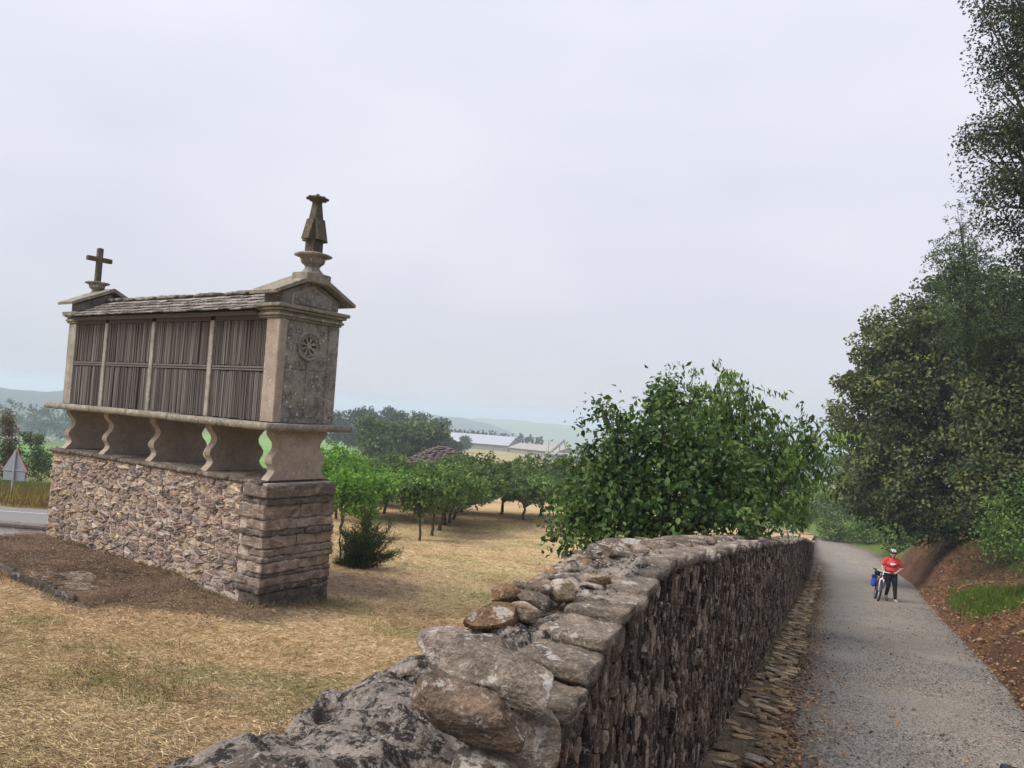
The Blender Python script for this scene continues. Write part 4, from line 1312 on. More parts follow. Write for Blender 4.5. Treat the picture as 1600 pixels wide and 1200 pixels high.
for i in range(90):
    y = r.uniform(2.28, 3.15); t = r.uniform(-0.5, -0.12); s = r.uniform(0.03, 0.075)
    V, F = rock((s * r.uniform(1.0, 1.8), s, s * r.uniform(0.45, 0.75)), 2300 + i, 2, 10, 0.06, 0.5, 0.5, 0.9)
    p = wp(y, t, float(ztop(y)) - 0.04 - 0.17 * float(sstep(2.95, 2.4, y) * sstep(-0.32, -0.03, t)) + r.uniform(-0.012, 0.012))
    add('rubble_stone', rot_zxy(V, r.uniform(0, 6), r.normal(0, .25), r.normal(0, .25)) + p, F, M['boulder'], wall, tint=np.array(tones[int(r.integers(len(tones)))]) * r.uniform(0.75, 1.1), off=WR)
for i in range(150):
    y = 3.08 + 1.8 * (i + r.uniform(-.4, .4)) / 150; t = r.uniform(-0.47, -0.2) if i % 3 else r.uniform(-0.47, -0.4)
    s = r.uniform(0.05, 0.12)
    V, F = rock((s * r.uniform(1.0, 1.9), s, s * r.uniform(0.4, 0.7)), 930 + i, 2, 10, 0.06, 0.5, 0.5, 0.9)
    p = wp(y, t, float(ztop(y)) - 0.03 + r.uniform(-0.02, 0.012))
    add('cobble', rot_zxy(V, r.uniform(0, 6), r.normal(0, .2), r.normal(0, .2)) + p, F, M['boulder'], wall, tint=np.array(tones[int(r.integers(len(tones)))]) * r.uniform(0.8, 1.15), off=WR)

# ------------------------------------------------------------------ paved gutter strip at the wall foot
gy2 = np.concatenate([np.arange(0, 30, 0.15), np.arange(30, 50.6, 0.5)]); gt = np.linspace(-0.02, 0.5, 9)
T_, Y_ = np.meshgrid(gt, gy2, indexing='ij')
Pw = wp(Y_, T_, 0); Zg = zroad(Pw[..., 1]) + 0.035 + 0.02 * fbm2(Pw[..., 0], Pw[..., 1], 3, 3, 961) - 0.06 * sstep(0.38, 0.5, T_)
V, F = grid(Pw[..., 0], Pw[..., 1], Zg)
gutter = structure(add('gutter_strip', V, F[:, ::-1], M['soil'], smooth=True, tint=(0.25, 0.195, 0.135), recentre=False), 'strip of tan stones set in earth along the wall foot')
EPAL = np.array([(0.40, 0.29, 0.175), (0.34, 0.245, 0.145), (0.43, 0.345, 0.235), (0.28, 0.20, 0.13), (0.36, 0.315, 0.26), (0.24, 0.175, 0.125)])
eme = []
for q in range(12):
    V, F = rock((0.30, 0.10, 0.042), 970 + q, 2, 10, 0.05, 0.7, 0.45, 0.95); eme.append(make_mesh('edging_stone', V, F, M['edging'], tint=EPAL[q % 6] * 1.25))
es = []
y = 1.0
while y < 50:
    stp = r.uniform(0.075, 0.135) * (1 if y < 20 else 1.6)
    for t0, ln in ((0.15, r.uniform(0.12, 0.27)), (0.36, r.uniform(0.14, 0.30))):
        if r.random() < (0.62 if t0 < 0.2 else 0.9):
            es.append((y + r.normal(0, 0.02), t0 + r.normal(0, 0.045), stp * r.uniform(0.6, 1.15), ln))
    y += stp
es = [e for e in es if e[0] > 4.6]
g = Geo()
for i, (y, t, stp, ln) in enumerate(es):
    q = int(r.integers(12)); p = wp(y, t, 0); p[2] = float(zroad(p[1])) + 0.05 + r.normal(0, 0.008)
    rz = wall_dir - 0.25 + r.normal(0, 0.28) + (math.pi if r.random() < .5 else 0)
    if i < 300:
        o = place('edging_stone', eme[q], p, gutter, np.zeros(3), rz, r.normal(-0.1, 0.06), r.normal(0, .05), (ln / 0.30, stp / 0.105, 1))
    else:
        V, F = rock((ln, stp, 0.06), 970 + q, 0, 3, 0, 0.6); g.add(rot_zxy(V, rz) + p, F, EPAL[q % 6])
g.build('far_edging_stones', M['edging'], gutter, kind='stuff')

# ------------------------------------------------------------------ the granary
H = thing('granary', 'old raised stone and slatted wood granary with slate roof, cross and finial', 'granary', (-3.6247, 11.76, -3.05), math.radians(55.2186))
W, L = 1.2135, 6.58
r = np.random.default_rng(1001)
# rubble base
core = Geo().box(-0.03, W + 0.05, -0.05, L + 0.10, -0.35, 1.76).arr()
base = add('base_wall', core[0], core[1], M['mortar'], H, recentre=False)
BPAL = np.array([(0.23, 0.17, 0.15), (0.31, 0.24, 0.195), (0.36, 0.285, 0.22), (0.19, 0.15, 0.135), (0.27, 0.185, 0.155), (0.37, 0.28, 0.185), (0.14, 0.115, 0.105), (0.34, 0.295, 0.26)])
S = jitter_points(6.15, 1.74, 0.23, 0.075, r, 0.85); S[:, 1] *= 2.9
cells = voronoi_cells(S, 0, 6.15, 0, 1.74 * 2.9, 1.3)
nst = 0
small = Geo(); base_stones = []
for c in cells:
    c[:, 1] /= 2.9
    gap = r.uniform(0.006, 0.024)
    st = wall_stone(c, gap, r.uniform(0.006, 0.04), r)
    if st is None:
        continue
    v, f = st
    hgt = v[:, 1].mean()
    colr = BPAL[r.choice(8, p=[.2, .2, .14, .1, .14, .08, .06, .08])] * r.uniform(1.1, 1.7)
    if 4.2 < v[:, 0].mean() < 6.15 and hgt < 1.0 and r.random() < 0.4:
        colr = np.array([0.38, 0.285, 0.18])
    W3 = np.stack([-0.03 - v[:, 2], 0.52 + v[:, 0], v[:, 1]], 1)
    base_stones.append((np.prod(np.ptp(v[:, :2], axis=0)), W3, f, colr))
base_stones.sort(key=lambda q: -q[0])
for _, W3, f, colr in base_stones[:300]:
    add('stone', W3, f, M['base_stone'], base, tint=colr)
for _, W3, f, colr in base_stones[300:]:
    small.add(W3, f, colr)
for i in range(220):
    s = r.uniform(0.02, 0.05)
    V, F = rock((0.045, s * r.uniform(1, 2.2), s), 1100 + i % 9, 0, 3, 0, 0.5)
    small.add(V + np.array([-0.035, r.uniform(0.5, 6.6), r.uniform(0.02, 1.7)]), F, BPAL[int(r.integers(8))] * 0.9)
small.build('chinking_stones', M['base_stone'], base, kind='stuff')
# long dark quoin slabs at the near end
z = -0.30
courses = [0.44, 0.10, 0.15, 0.08, 0.17, 0.09, 0.13, 0.20, 0.10, 0.17, 0.24, 0.12, 0.21]
tot = sum(courses); k = 2.04 / tot
for i, hgt in enumerate(courses):
    hgt *= k
    dark_ = i % 2 == 0
    ca = np.array([(0.15, 0.122, 0.108), (0.26, 0.205, 0.17), (0.20, 0.165, 0.142), (0.30, 0.24, 0.20)][int(r.integers(4))]) * r.uniform(0.85, 1.15)
    split = r.uniform(0.45, 0.75) if i in (1, 4, 7, 8, 10) else 1.0
    a0, a1 = -0.07 - r.uniform(-0.02, 0.03), W + 0.09 + r.uniform(-0.03, 0.03)
    cuts_ = [(a0, a0 + (a1 - a0) * split)] + ([(a0 + (a1 - a0) * split + 0.015, a1)] if split < 1 else [])
    for (b0, b1) in cuts_:
        dp = r.uniform(0.38, 0.72)
        V, F = rough_box((b1 - b0, dp, hgt - 0.010), 1200 + i * 3 + int(b0 > 0), 0.026, 0.006, 0.020, 7)
        add('quoin_stone', V + np.array([(b0 + b1) / 2, -0.10 + dp / 2 + r.uniform(-.035, .03), z + hgt / 2]), F, M['base_stone'], base, tint=ca * r.uniform(0.85, 1.2))
    z += hgt
# flat ledge stones on top of the base
y = 0.05
for i in range(8):
    ln = (L + 0.1) / 8
    V, F = rough_box((W + 0.2 + r.uniform(-.04, .04), ln - 0.015, 0.08), 1300 + i, 0.05, 0.02, 0.012, 6)
    add('ledge_stone', V + np.array([W / 2 + 0.01, y + ln / 2, 1.765 + r.normal(0, 0.006)]), F, M['base_stone'], base, smooth=True, tint=np.array((0.17, 0.14, 0.115)) * r.uniform(0.8, 1.2))
    y += ln

# scrolled pedestals
prof = [(0, 0.97), (0.10, 0.97), (0.14, 0.95), (0.20, 0.87), (0.27, 0.775), (0.35, 0.745), (0.43, 0.78), (0.51, 0.885), (0.57, 0.95), (0.62, 0.965), (0.68, 0.945), (0.75, 0.87), (0.81, 0.835), (0.87, 0.87), (0.94, 0.97), (1.0, 1.04)]
z0p, z1p = 1.80, 2.60
for i, l0 in enumerate([0.03, 1.62, 3.30, 4.90, 6.36]):
    l1 = l0 + 0.17
    Vp = []
    for l_ in (l0, l1):
        for fr, hw in prof:
            Vp.append((W / 2 - 0.91 * hw * W / 2, l_, z1p - fr * (z1p - z0p)))
        for fr, hw in reversed(prof):
            Vp.append((W / 2 + 0.91 * hw * W / 2, l_, z1p - fr * (z1p - z0p)))
    n = len(prof) * 2
    Fp = [tuple(range(n)), tuple(reversed(range(n, 2 * n)))] + [(k_, n + k_, n + (k_ + 1) % n, (k_ + 1) % n) for k_ in range(n)]
    add('pedestal', Vp, Fp, M['granite_clean'], H)

# floor slabs
edges = [-0.2, 1.05, 2.45, 3.75, 5.05, 6.82]
for i in range(5):
    V, F = rough_box((W + 0.5, edges[i + 1] - edges[i] - 0.008, 0.11), 1400 + i, 0.05, 0.014, 0.006, 6)
    add('floor_slab', V + np.array([W / 2 + 0.02, (edges[i] + edges[i + 1]) / 2, 2.645 + r.normal(0, 0.004)]), F, M['granite_slab'], H, smooth=True)

# end walls
ZB, ZC = 2.70, 4.31
def pent(name, a0, a1, l0, l1, z0, zs, za, parent, mat, ac=None):
    ac = (a0 + a1) / 2 if ac is None else ac
    ou = [(a0, z0), (a1, z0), (a1, zs), (ac, za), (a0, zs)]
    V = [(a, l_, z_) for l_ in (l0, l1) for a, z_ in ou]
    F = [(0, 1, 2, 3, 4), (9, 8, 7, 6, 5)] + [(i, 5 + i, 5 + (i + 1) % 5, (i + 1) % 5) for i in range(5)]
    return add(name, V, F, mat, parent)


def ring_panel(a0, a1, z0, z1, cx, cz, rad_, l0, l1, n=48):
    """a flat stone panel with a round opening"""
    V = []; F = []
    for l_ in (l0, l1):
        for k_ in range(n):
            t = 2 * math.pi * k_ / n; c, s_ = math.cos(t), math.sin(t)
            V.append((cx + rad_ * c, l_, cz + rad_ * s_))
        for k_ in range(n):
            t = 2 * math.pi * k_ / n; c, s_ = math.cos(t), math.sin(t)
            q = min(((a1 - cx) / c if c > 1e-6 else (a0 - cx) / c if c < -1e-6 else 1e9), ((z1 - cz) / s_ if s_ > 1e-6 else (z0 - cz) / s_ if s_ < -1e-6 else 1e9))
            V.append((cx + q * c, l_, cz + q * s_))
    for k_ in range(n):
        j = (k_ + 1) % n
        F += [(k_, n + k_, n + j, j), (2 * n + j, 3 * n + j, 3 * n + k_, 2 * n + k_), (k_, j, 2 * n + j, 2 * n + k_), (n + j, n + k_, 3 * n + k_, 3 * n + j)]
    # corner fillers
    for (ca, cz_) in ((a0, z0), (a1, z0), (a1, z1), (a0, z1)):
        d = [(abs(V[n + k_][0] - ca) + abs(V[n + k_][2] - cz_), k_) for k_ in range(n)]
        d.sort(); b = len(V)
        for l_ in (l0, l1):
            V.append((ca, l_, cz_))
        ks = sorted([d[0][1], d[1][1]])
        if ks == [0, n - 1]:
            ks = [n - 1, 0]
        F += [(n + ks[0], b, n + ks[1]), (3 * n + ks[1], b + 1, 3 * n + ks[0])]
    return np.array(V), F


ew = Geo().box(0.0, W, 0.16, 0.30, ZB, ZC); e_near = ew.build('end_wall', M['granite'], H, recentre=False)
V, F = box(0.012, W - 0.012, 0.012, 0.158, ZB, 3.548); add('panel', V, F, M['granite'], e_near)
V, F = ring_panel(0.012, W - 0.012, 3.554, ZC, 0.607, 3.93, 0.145, 0.012, 0.158); add('panel', V, F, M['granite'], e_near)
for a0, a1 in ((-0.004, 0.15), (1.0, W + 0.004)):
    V, F = box(a0, a1, -0.016, 0.30, ZB - 0.003, ZC, 0.012); add('pilaster', V, F, M['granite_clean'] if a0 < 0.5 else M['granite'], e_near)
# rosette: moulded ring, hub and eight spokes with open petals between
ro = Geo()
n = 40; rp = [(0.145, 0.0), (0.15, -0.02), (0.165, -0.028), (0.178, -0.012), (0.19, -0.012), (0.20, -0.034), (0.222, -0.04), (0.238, -0.026), (0.24, 0.014)]
V = [(0.607 + q * math.cos(2 * math.pi * k_ / n), l_, 3.93 + q * math.sin(2 * math.pi * k_ / n)) for q, l_ in rp for k_ in range(n)]
F = [(i * n + k_, i * n + (k_ + 1) % n, (i + 1) * n + (k_ + 1) % n, (i + 1) * n + k_) for i in range(len(rp) - 1) for k_ in range(n)]
ro.add(V, F)
ros = ro.build('rosette', M['granite'], e_near, recentre=False)
for k_ in range(8):
    t = 2 * math.pi * (k_ + 0.5) / 8
    ou = [(0.03, -0.010), (0.085, -0.013), (0.149, -0.036), (0.149, 0.036), (0.085, 0.013), (0.03, 0.010)]
    V = [(0.607 + p_ * math.cos(t) - q_ * math.sin(t), l_, 3.93 + p_ * math.sin(t) + q_ * math.cos(t)) for l_ in (0.006, 0.05) for p_, q_ in ou]
    F = [tuple(range(6)), tuple(range(11, 5, -1))] + [(i, 6 + i, 6 + (i + 1) % 6, (i + 1) % 6) for i in range(6)]
    add('spoke', V, F, M['granite_post'], ros)
V, F = lathe([(0.05, 0.0), (0.05, 0.05), (0.035, 0.062)], 14); add('hub', np.stack([0.607 + V[:, 0], 0.05 - V[:, 2], 3.93 + V[:, 1]], 1), [tuple(reversed(f)) for f in F], M['granite_post'], ros)
for a_, z_ in ((0.385, 4.17), (0.875, 4.18)):
    fl = Geo()
    for k_ in range(5):
        t = 2 * math.pi * k_ / 5 + 0.3
        V, F = rock((0.05, 0.03, 0.042), 1450 + k_, 1, 3, 0, 0.0); fl.add(V + np.array([a_ + 0.034 * math.cos(t), 0.006, z_ + 0.034 * math.sin(t)]), F)
    fl.build('carved_flower', M['granite'], e_near)
V, F = box(0.33, 0.86, -0.004, 0.02, 2.80, 2.815); add('carved_line', V, F, M['granite'], e_near)
V, F = box(0.585, 0.63, -0.008, 0.02, 2.83, 3.66, 0.006); add('carved_line', V, F, M['granite'], e_near)

def end_top(l0, l1, front, far_end):
    """cornice, gable and coping of one end"""
    g_ = Geo()
    for ov, z_0, z_1 in ((0.035, 4.312, 4.345), (0.06, 4.347, 4.395), (0.04, 4.397, 4.43), (0.085, 4.432, 4.475), (0.125, 4.477, 4.535)):
        V, F = box(-ov, W + ov, l0 - ov, l1 + ov * 0.4, z_0, z_1, 0.012); g_.add(V, F)
    cor = g_.build('cornice', M['granite_slab'], H)
    pent('gable', 0.035, W - 0.035, l0 + 0.02, l1, 4.537, 4.72, 4.99, H, M['granite'])
    if not far_end:
        gp_ = pent('gable_panel', 0.20, W - 0.20, l0 + 0.004, l0 + 0.03, 4.56, 4.72, 4.90, H, M['granite_clean'])
        pent('gable_panel_inset', 0.255, W - 0.255, l0 - 0.012, l0 + 0.01, 4.575, 4.715, 4.855, H, M['granite'])
    for sgn in (-1, 1):
        tip = np.array([W / 2 + sgn * 0.81, 4.665]); ap = np.array([W / 2, 5.035])
        d_ = (tip - ap) / np.linalg.norm(tip - ap); nrm = np.array([-d_[1], d_[0]]) * (1 if sgn > 0 else -1)
        if nrm[1] < 0: nrm = -nrm
        ou = [ap, tip, tip + nrm * 0.035, ap + nrm * 0.075 * 0 + np.array([0, 0.075])]
        ou = [ap - np.array([0, 0.0]), tip, tip + np.array([sgn * 0.012, 0.05]), ap + np.array([0, 0.075])]
        if sgn < 0:
            ou = ou[::-1]
        V = [(p_[0] + sgn * 0.002, l_, p_[1]) for l_ in (l0 - 0.13, l1 + 0.06) for p_ in ou]
        F = [(0, 1, 2, 3), (7, 6, 5, 4)] + [(i, 4 + i, 4 + (i + 1) % 4, (i + 1) % 4) for i in range(4)]
        add('coping_slab', V, F, M['slate'] if False else M['granite_slab'], H)


end_top(0.0, 0.46, True, False)
V, F = box(0, W, L - 0.30, L, ZB, ZC, 0.01); add('end_wall', V, F, M['granite_post'], H)
end_top(L - 0.36, L + 0.02, True, True)

# near finial: block, urn, winged shaft, flowered top
def finial(ac, lc, zb_, k_):
    f_ = thing_part('finial', H)
    V, F = box(ac - 0.29 * k_, ac + 0.29 * k_, lc - 0.22 * k_, lc + 0.22 * k_, zb_ - 0.16, zb_, 0.015); add('block', V, F, M['granite_slab'], f_)
    V, F = lathe([(0.21 * k_, zb_), (0.17 * k_, zb_ + 0.04 * k_), (0.125 * k_, zb_ + 0.10 * k_), (0.115 * k_, zb_ + 0.13 * k_), (0.135 * k_, zb_ + 0.135 * k_), (0.135 * k_, zb_ + 0.155 * k_), (0.16 * k_, zb_ + 0.17 * k_), (0.195 * k_, zb_ + 0.205 * k_), (0.205 * k_, zb_ + 0.26 * k_), (0.215 * k_, zb_ + 0.29 * k_), (0.27 * k_, zb_ + 0.315 * k_), (0.315 * k_, zb_ + 0.325 * k_), (0.32 * k_, zb_ + 0.355 * k_), (0.28 * k_, zb_ + 0.375 * k_), (0.0 + 0.05, zb_ + 0.385 * k_)], 20, (ac, lc), 0.25)
    add('urn', V, F, M['granite'], f_)
    return f_, zb_ + 0.37 * k_
def thing_part(name, parent):
    o = bpy.data.objects.new(name, None); o.parent = parent; o.empty_display_size = 0.1; C.objects.link(o); return o


fn, zt_ = finial(0.605, 0.06, 5.10, 0.86)
def sq_shaft(ac, lc, secs):
    V = []; F = []
    for hw, z_ in secs:
        V += [(ac - hw, lc - hw, z_), (ac + hw, lc - hw, z_), (ac + hw, lc + hw, z_), (ac - hw, lc + hw, z_)]
    n_ = len(secs)
    F = [(3, 2, 1, 0), tuple(range(4 * n_ - 4, 4 * n_))] + [(4 * i + k_, 4 * i + (k_ + 1) % 4, 4 * i + 4 + (k_ + 1) % 4, 4 * i + 4 + k_) for i in range(n_ - 1) for k_ in range(4)]
    return np.array(V), F
V, F = sq_shaft(0.605, 0.06, [(0.10, zt_ - 0.02), (0.098, 5.75), (0.085, 5.95), (0.055, 6.25), (0.06, 6.28)]); add('shaft', V, F, M['granite_moss'], fn)
for ax_ in (0, 1):
    for sgn in (-1, 1):
        ou = [(0.05, 5.66), (0.205, 5.64), (0.115, 5.985), (0.05, 5.985)]
        V = []
        for th in (-0.085, 0.085):
            for p_, z_ in ou:
                V.append((0.605 + sgn * p_, 0.06 + th, z_) if ax_ == 0 else (0.605 + th, 0.06 + sgn * p_, z_))
        F = [(0, 1, 2, 3), (7, 6, 5, 4)] + [(i, 4 + i, 4 + (i + 1) % 4, (i + 1) % 4) for i in range(4)]
        add('wing', V, F, M['granite_moss'], fn)
g_ = Geo()
V, F = lathe([(0.055, 6.25), (0.09, 6.28), (0.15, 6.305), (0.165, 6.33), (0.12, 6.355), (0.04, 6.38), (0.02, 6.405)], 16, (0.605, 0.06)); g_.add(V, F)
for k_ in range(8):
    t = k_ * math.pi / 4; V, F = rock((0.075, 0.06, 0.055), 1500 + k_, 1, 3, 0, 0); g_.add(V + np.array([0.605 + 0.15 * math.cos(t), 0.06 + 0.15 * math.sin(t), 6.325]), F)
g_.build('flower_top', M['granite_moss'], fn)

# far finial: urn with a cross
fx, zt_ = finial(0.50, L + 0.02, 4.98, 0.70)
cr = Geo()
V, F = box(0.50 - 0.052, 0.50 + 0.052, L - 0.032, L + 0.072, zt_ - 0.02, zt_ + 0.72, 0.012); cr.add(V, F)
for sgn in (-1, 1):
    x0_, x1_ = sorted((0.50 + sgn * 0.054, 0.50 + sgn * 0.255)); V, F = box(x0_, x1_, L - 0.028, L + 0.068, zt_ + 0.435, zt_ + 0.53, 0.012); cr.add(V, F)
cr.build('cross', M['granite_moss'], fx)

# stone posts and slatted bays
posts = [1.715, 3.48, 5.10]
for p_ in posts:
    V, F = box(-0.012, W + 0.012, p_ - 0.055, p_ + 0.055, ZB, 4.30, 0.01); add('post', V, F, M['granite_post'], H)
bays = [(0.30, 1.655), (1.775, 3.42), (3.54, 5.04), (5.16, L - 0.30)]
inner = Geo()
for b0, b1 in bays:
    inner.box(0.075, W - 0.075, b0 + 0.002, b1 - 0.002, ZB, 4.30)
inner.build('dark_backing', plain('unlit_inside_dark', (0.05, 0.038, 0.034), 0.9, 0.1), H)  # solid dark fill behind the slats; its colour stands for the unlit inside
SL = np.array([(0.098, 0.083, 0.079), (0.122, 0.106, 0.101), (0.078, 0.064, 0.060), (0.15, 0.134, 0.128), (0.085, 0.068, 0.063)])
slat_me = {}
for q in range(16):
    w_ = 0.032
    V, F = box(-0.011, 0.011, -w_ / 2, w_ / 2, -0.38, 0.38)
    V = V + np.random.default_rng(1600 + q).normal(0, 0.0022, V.shape)
    slat_me[q] = make_mesh('slat', V, F, M['wood'], tint=SL[q % 5] * (0.88 + 0.24 * ((q * 7) % 16) / 16))
zr = 3.515
nsl = 0
back = Geo()
for b0, b1 in bays:
    for z_0, z_1 in ((ZB + 0.005, zr - 0.045), (zr + 0.045, 4.285)):
        n_ = int((b1 - b0) / 0.0418)
        for i in range(n_):
            l_ = b0 + (i + 0.5) * (b1 - b0) / n_
            zc_, hh = (z_0 + z_1) / 2, (z_1 - z_0)
            o = link('slat', slat_me[int(r.integers(16))], H, (0.035 + r.normal(0, 0.006), l_ + r.normal(0, 0.002), zc_ + r.normal(0, 0.006)))
            o.scale = (1, r.uniform(0.8, 1.08), hh / 0.76 * r.uniform(0.985, 1.0)); o.rotation_euler = (r.normal(0, 0.009), 0, r.normal(0, 0.2)); nsl += 1
        for i in range(n_):
            l_ = b0 + (i + 0.5) * (b1 - b0) / n_
            back.box(W - 0.045, W - 0.023, l_ - 0.02, l_ + 0.02, z_0, z_1, SL[int(r.integers(5))])
    for dz, th in ((-0.022, 0.028), (0.020, 0.034)):
        V, F = box(0.008, 0.05, b0 + 0.002, b1 - 0.002, zr + dz - th / 2, zr + dz + th / 2, 0.004); add('rail', V, F, M['wood'], H, tint=SL[1])
    V, F = box(W - 0.05, W - 0.008, b0 + 0.002, b1 - 0.002, zr - 0.04, zr + 0.04); add('rail', V, F, M['wood'], H, tint=SL[1])
    V, F = box(0.0, 0.09, b0 + 0.003, b1 - 0.003, 4.288, 4.375, 0.006); add('top_plate', V, F, M['wood'], H, tint=SL[2])
back.build('rear_slats', M['wood'], H, kind='stuff')
for i in range(6):
    l0_ = 0.47 + i * (5.73 / 6); V, F = box(-0.10, -0.055, l0_, l0_ + 5.73 / 6 - 0.004, 4.355, 4.405, 0.004); add('fascia', V, F, M['wood'], H, tint=SL[3])

# slate roof
ridge_a, ridge_z, eave_a, eave_z = W / 2, 4.815, -0.205, 4.415
for sgn, ea in ((-1, eave_a), (1, W - eave_a)):
    V = [(ridge_a, 0.46, ridge_z - 0.035), (ea - sgn * 0.06, 0.46, eave_z - 0.01), (ea - sgn * 0.06, 6.3, eave_z - 0.01), (ridge_a, 6.3, ridge_z - 0.035)]
    V = V + [(a, l_, z_ - 0.03) for a, l_, z_ in V]
    F = [(0, 1, 2, 3), (7, 6, 5, 4), (0, 4, 5, 1), (1, 5, 6, 2), (2, 6, 7, 3), (3, 7, 4, 0)]
    add('roof_boards', V, F if sgn > 0 else [tuple(reversed(f)) for f in F], M['wood'], H, tint=SL[0])
roof = thing_part('roof', H)
dvec = np.array([eave_a - ridge_a, 0, eave_z - ridge_z]); sl_len = np.linalg.norm(dvec); dvec /= sl_len
nvec = np.array([dvec[2], 0, -dvec[0]]); nvec = nvec if nvec[2] > 0 else -nvec
SPAL = np.array([(0.22, 0.195, 0.175), (0.27, 0.24, 0.215), (0.175, 0.155, 0.14), (0.31, 0.275, 0.25), (0.14, 0.12, 0.108)])
rear = Geo()
rows_ = 5
for sgn in (-1, 1):
    for row in range(rows_):
        l_ = 0.40 + r.uniform(-0.05, 0.05)
        while l_ < 6.28:
            w_ = min(r.uniform(0.18, 0.34), 6.36 - l_)
            if w_ < 0.06:
                break
            s0 = row * sl_len / rows_ - 0.02; s1 = s0 + sl_len / rows_ * 1.55 + r.normal(0, 0.018)
            s1 = min(s1, sl_len + 0.03)
            th = r.uniform(0.013, 0.022); lift0 = -0.010 if row else 0.0; lift1 = 0.022 + r.uniform(0, 0.012)
            c_ = []
            for s_, lf in ((s0, lift0), (s1, lift1)):
                for lw in (l_ + 0.004, l_ + w_ - 0.004):
                    p_ = np.array([ridge_a, lw + r.normal(0, 0.01), ridge_z]) + dvec * (s_ + r.normal(0, 0.012)) + nvec * lf
                    c_.append(p_)
            V = np.array(c_ + [p_ + nvec * th for p_ in c_])
            F = [(0, 1, 3, 2), (4, 6, 7, 5), (0, 4, 5, 1), (1, 5, 7, 3), (3, 7, 6, 2), (2, 6, 4, 0)]
            if sgn > 0:
                V[:, 0] = W - V[:, 0]; F = [tuple(reversed(f)) for f in F]
                rear.add(V, F, SPAL[int(r.integers(5))])
            else:
                add('slate', V, F, M['slate'], roof, tint=SPAL[int(r.integers(5))] * r.uniform(0.85, 1.15))
            l_ += w_
rear.build('rear_slates', M['slate'], roof, kind='stuff')
l_ = 0.42
while l_ < 6.2:
    w_ = r.uniform(0.3, 0.5)
    V, F = rock((0.26, w_, 0.07), int(1700 + l_ * 50), 2, 6, 0.03, 0.8, 0.85, 1.2); add('ridge_slab', V + np.array([W / 2, l_ + w_ / 2, ridge_z + 0.035]), F, M['slate'], roof, tint=SPAL[int(r.integers(5))]); l_ += w_ - 0.01

# terrace of trodden earth beside the granary, with a dark shadow line built along its edge
hu = np.array([-0.8209, 0.5711]); hv = np.array([0.5711, 0.8209]); h0 = np.array([-3.6247, 11.76])
ga = np.linspace(-1.85, 0.0, 26); gl = np.linspace(1.15, 9.5, 90)
A_, L_ = np.meshgrid(ga, gl, indexing='ij')
A_ = A_ + 0.06 * fbm2(L_, 0 * L_, 1.5, 3, 1801) * (A_ < -1.8)
Xt = h0[0] + hv[0] * A_ + hu[0] * L_; Yt = h0[1] + hv[1] * A_ + hu[1] * L_
taper = sstep(1.15, 1.9, L_)
Zt = -3.0 - 0.17 * (1 - taper) - 0.24 * sstep(6.8, 8.2, L_) + 0.02 * fbm2(Xt, Yt, 3, 4, 1803) - 0.035 * sstep(-0.35, 0.0, A_) * 0
edge_row = np.concatenate([[Zt[0] - 0.2], Zt]); Xt = np.concatenate([[Xt[0]], Xt]); Yt = np.concatenate([[Yt[0]], Yt])
lf = sstep(-0.2, 0.3, fbm2(Xt, Yt, 1.6, 4, 1805)).ravel()[:, None]
V, F = grid(Xt, Yt, edge_row)
structure(add('earth_terrace', V, F[:, ::-1], M['soil'], smooth=False, tint=np.array([0.20, 0.135, 0.095]) * (1 - lf) + np.array([0.135, 0.092, 0.066]) * lf, recentre=False))
terrace = bpy.data.objects['earth_terrace']
l_ = 1.25
while l_ < 9.3:
    ln = r.uniform(0.35, 0.75)
    V, F = rough_box((ln - 0.02, 0.06, 0.22), int(2100 + l_ * 10), 0.05, 0.012, 0.012, 7)
    p_ = h0 + hv * (-1.88 + r.normal(0, 0.02)) + hu * (l_ + ln / 2)
    zk = -3.075 - 0.10 * (1 - float(sstep(1.15, 1.9, l_))) - 0.24 * float(sstep(6.8, 8.2, l_))
    add('edge_shadow_piece', rot_zxy(V, math.radians(55.2186 + 90) + r.normal(0, 0.03), 0, 0) + np.array([p_[0], p_[1], zk + r.normal(0, 0.012)]), F, M['base_stone'], terrace, tint=np.array((0.10, 0.085, 0.075)) * r.uniform(0.7, 1.3))  # dark pieces added to draw the thin shadow under the terrace edge
    l_ += ln
for i, (a_, l_, w_, d_) in enumerate([(-1.55, 2.25, 0.7, 0.4), (-1.25, 2.8, 0.75, 0.45), (-1.6, 3.3, 0.5, 0.35)]):
    V, F = rock((w_, d_, 0.05), 1820 + i, 2, 7, 0.03, 0.7, 0.75, 1.0)
    p_ = h0 + hv * a_ + hu * l_
    tag(add('paving_slab', rot_zxy(V, math.radians(55 + 90) + r.normal(0, 0.2)) + np.array([p_[0], p_[1], -3.006]), F, M['edging'], tint=(0.30, 0.24, 0.195)), ['flat bare slab at the corner of the earth terrace', 'larger flat slab half buried in terrace litter', 'small flat slab along the terrace edge'][i], 'slab', 'flat slabs on the earth terrace')

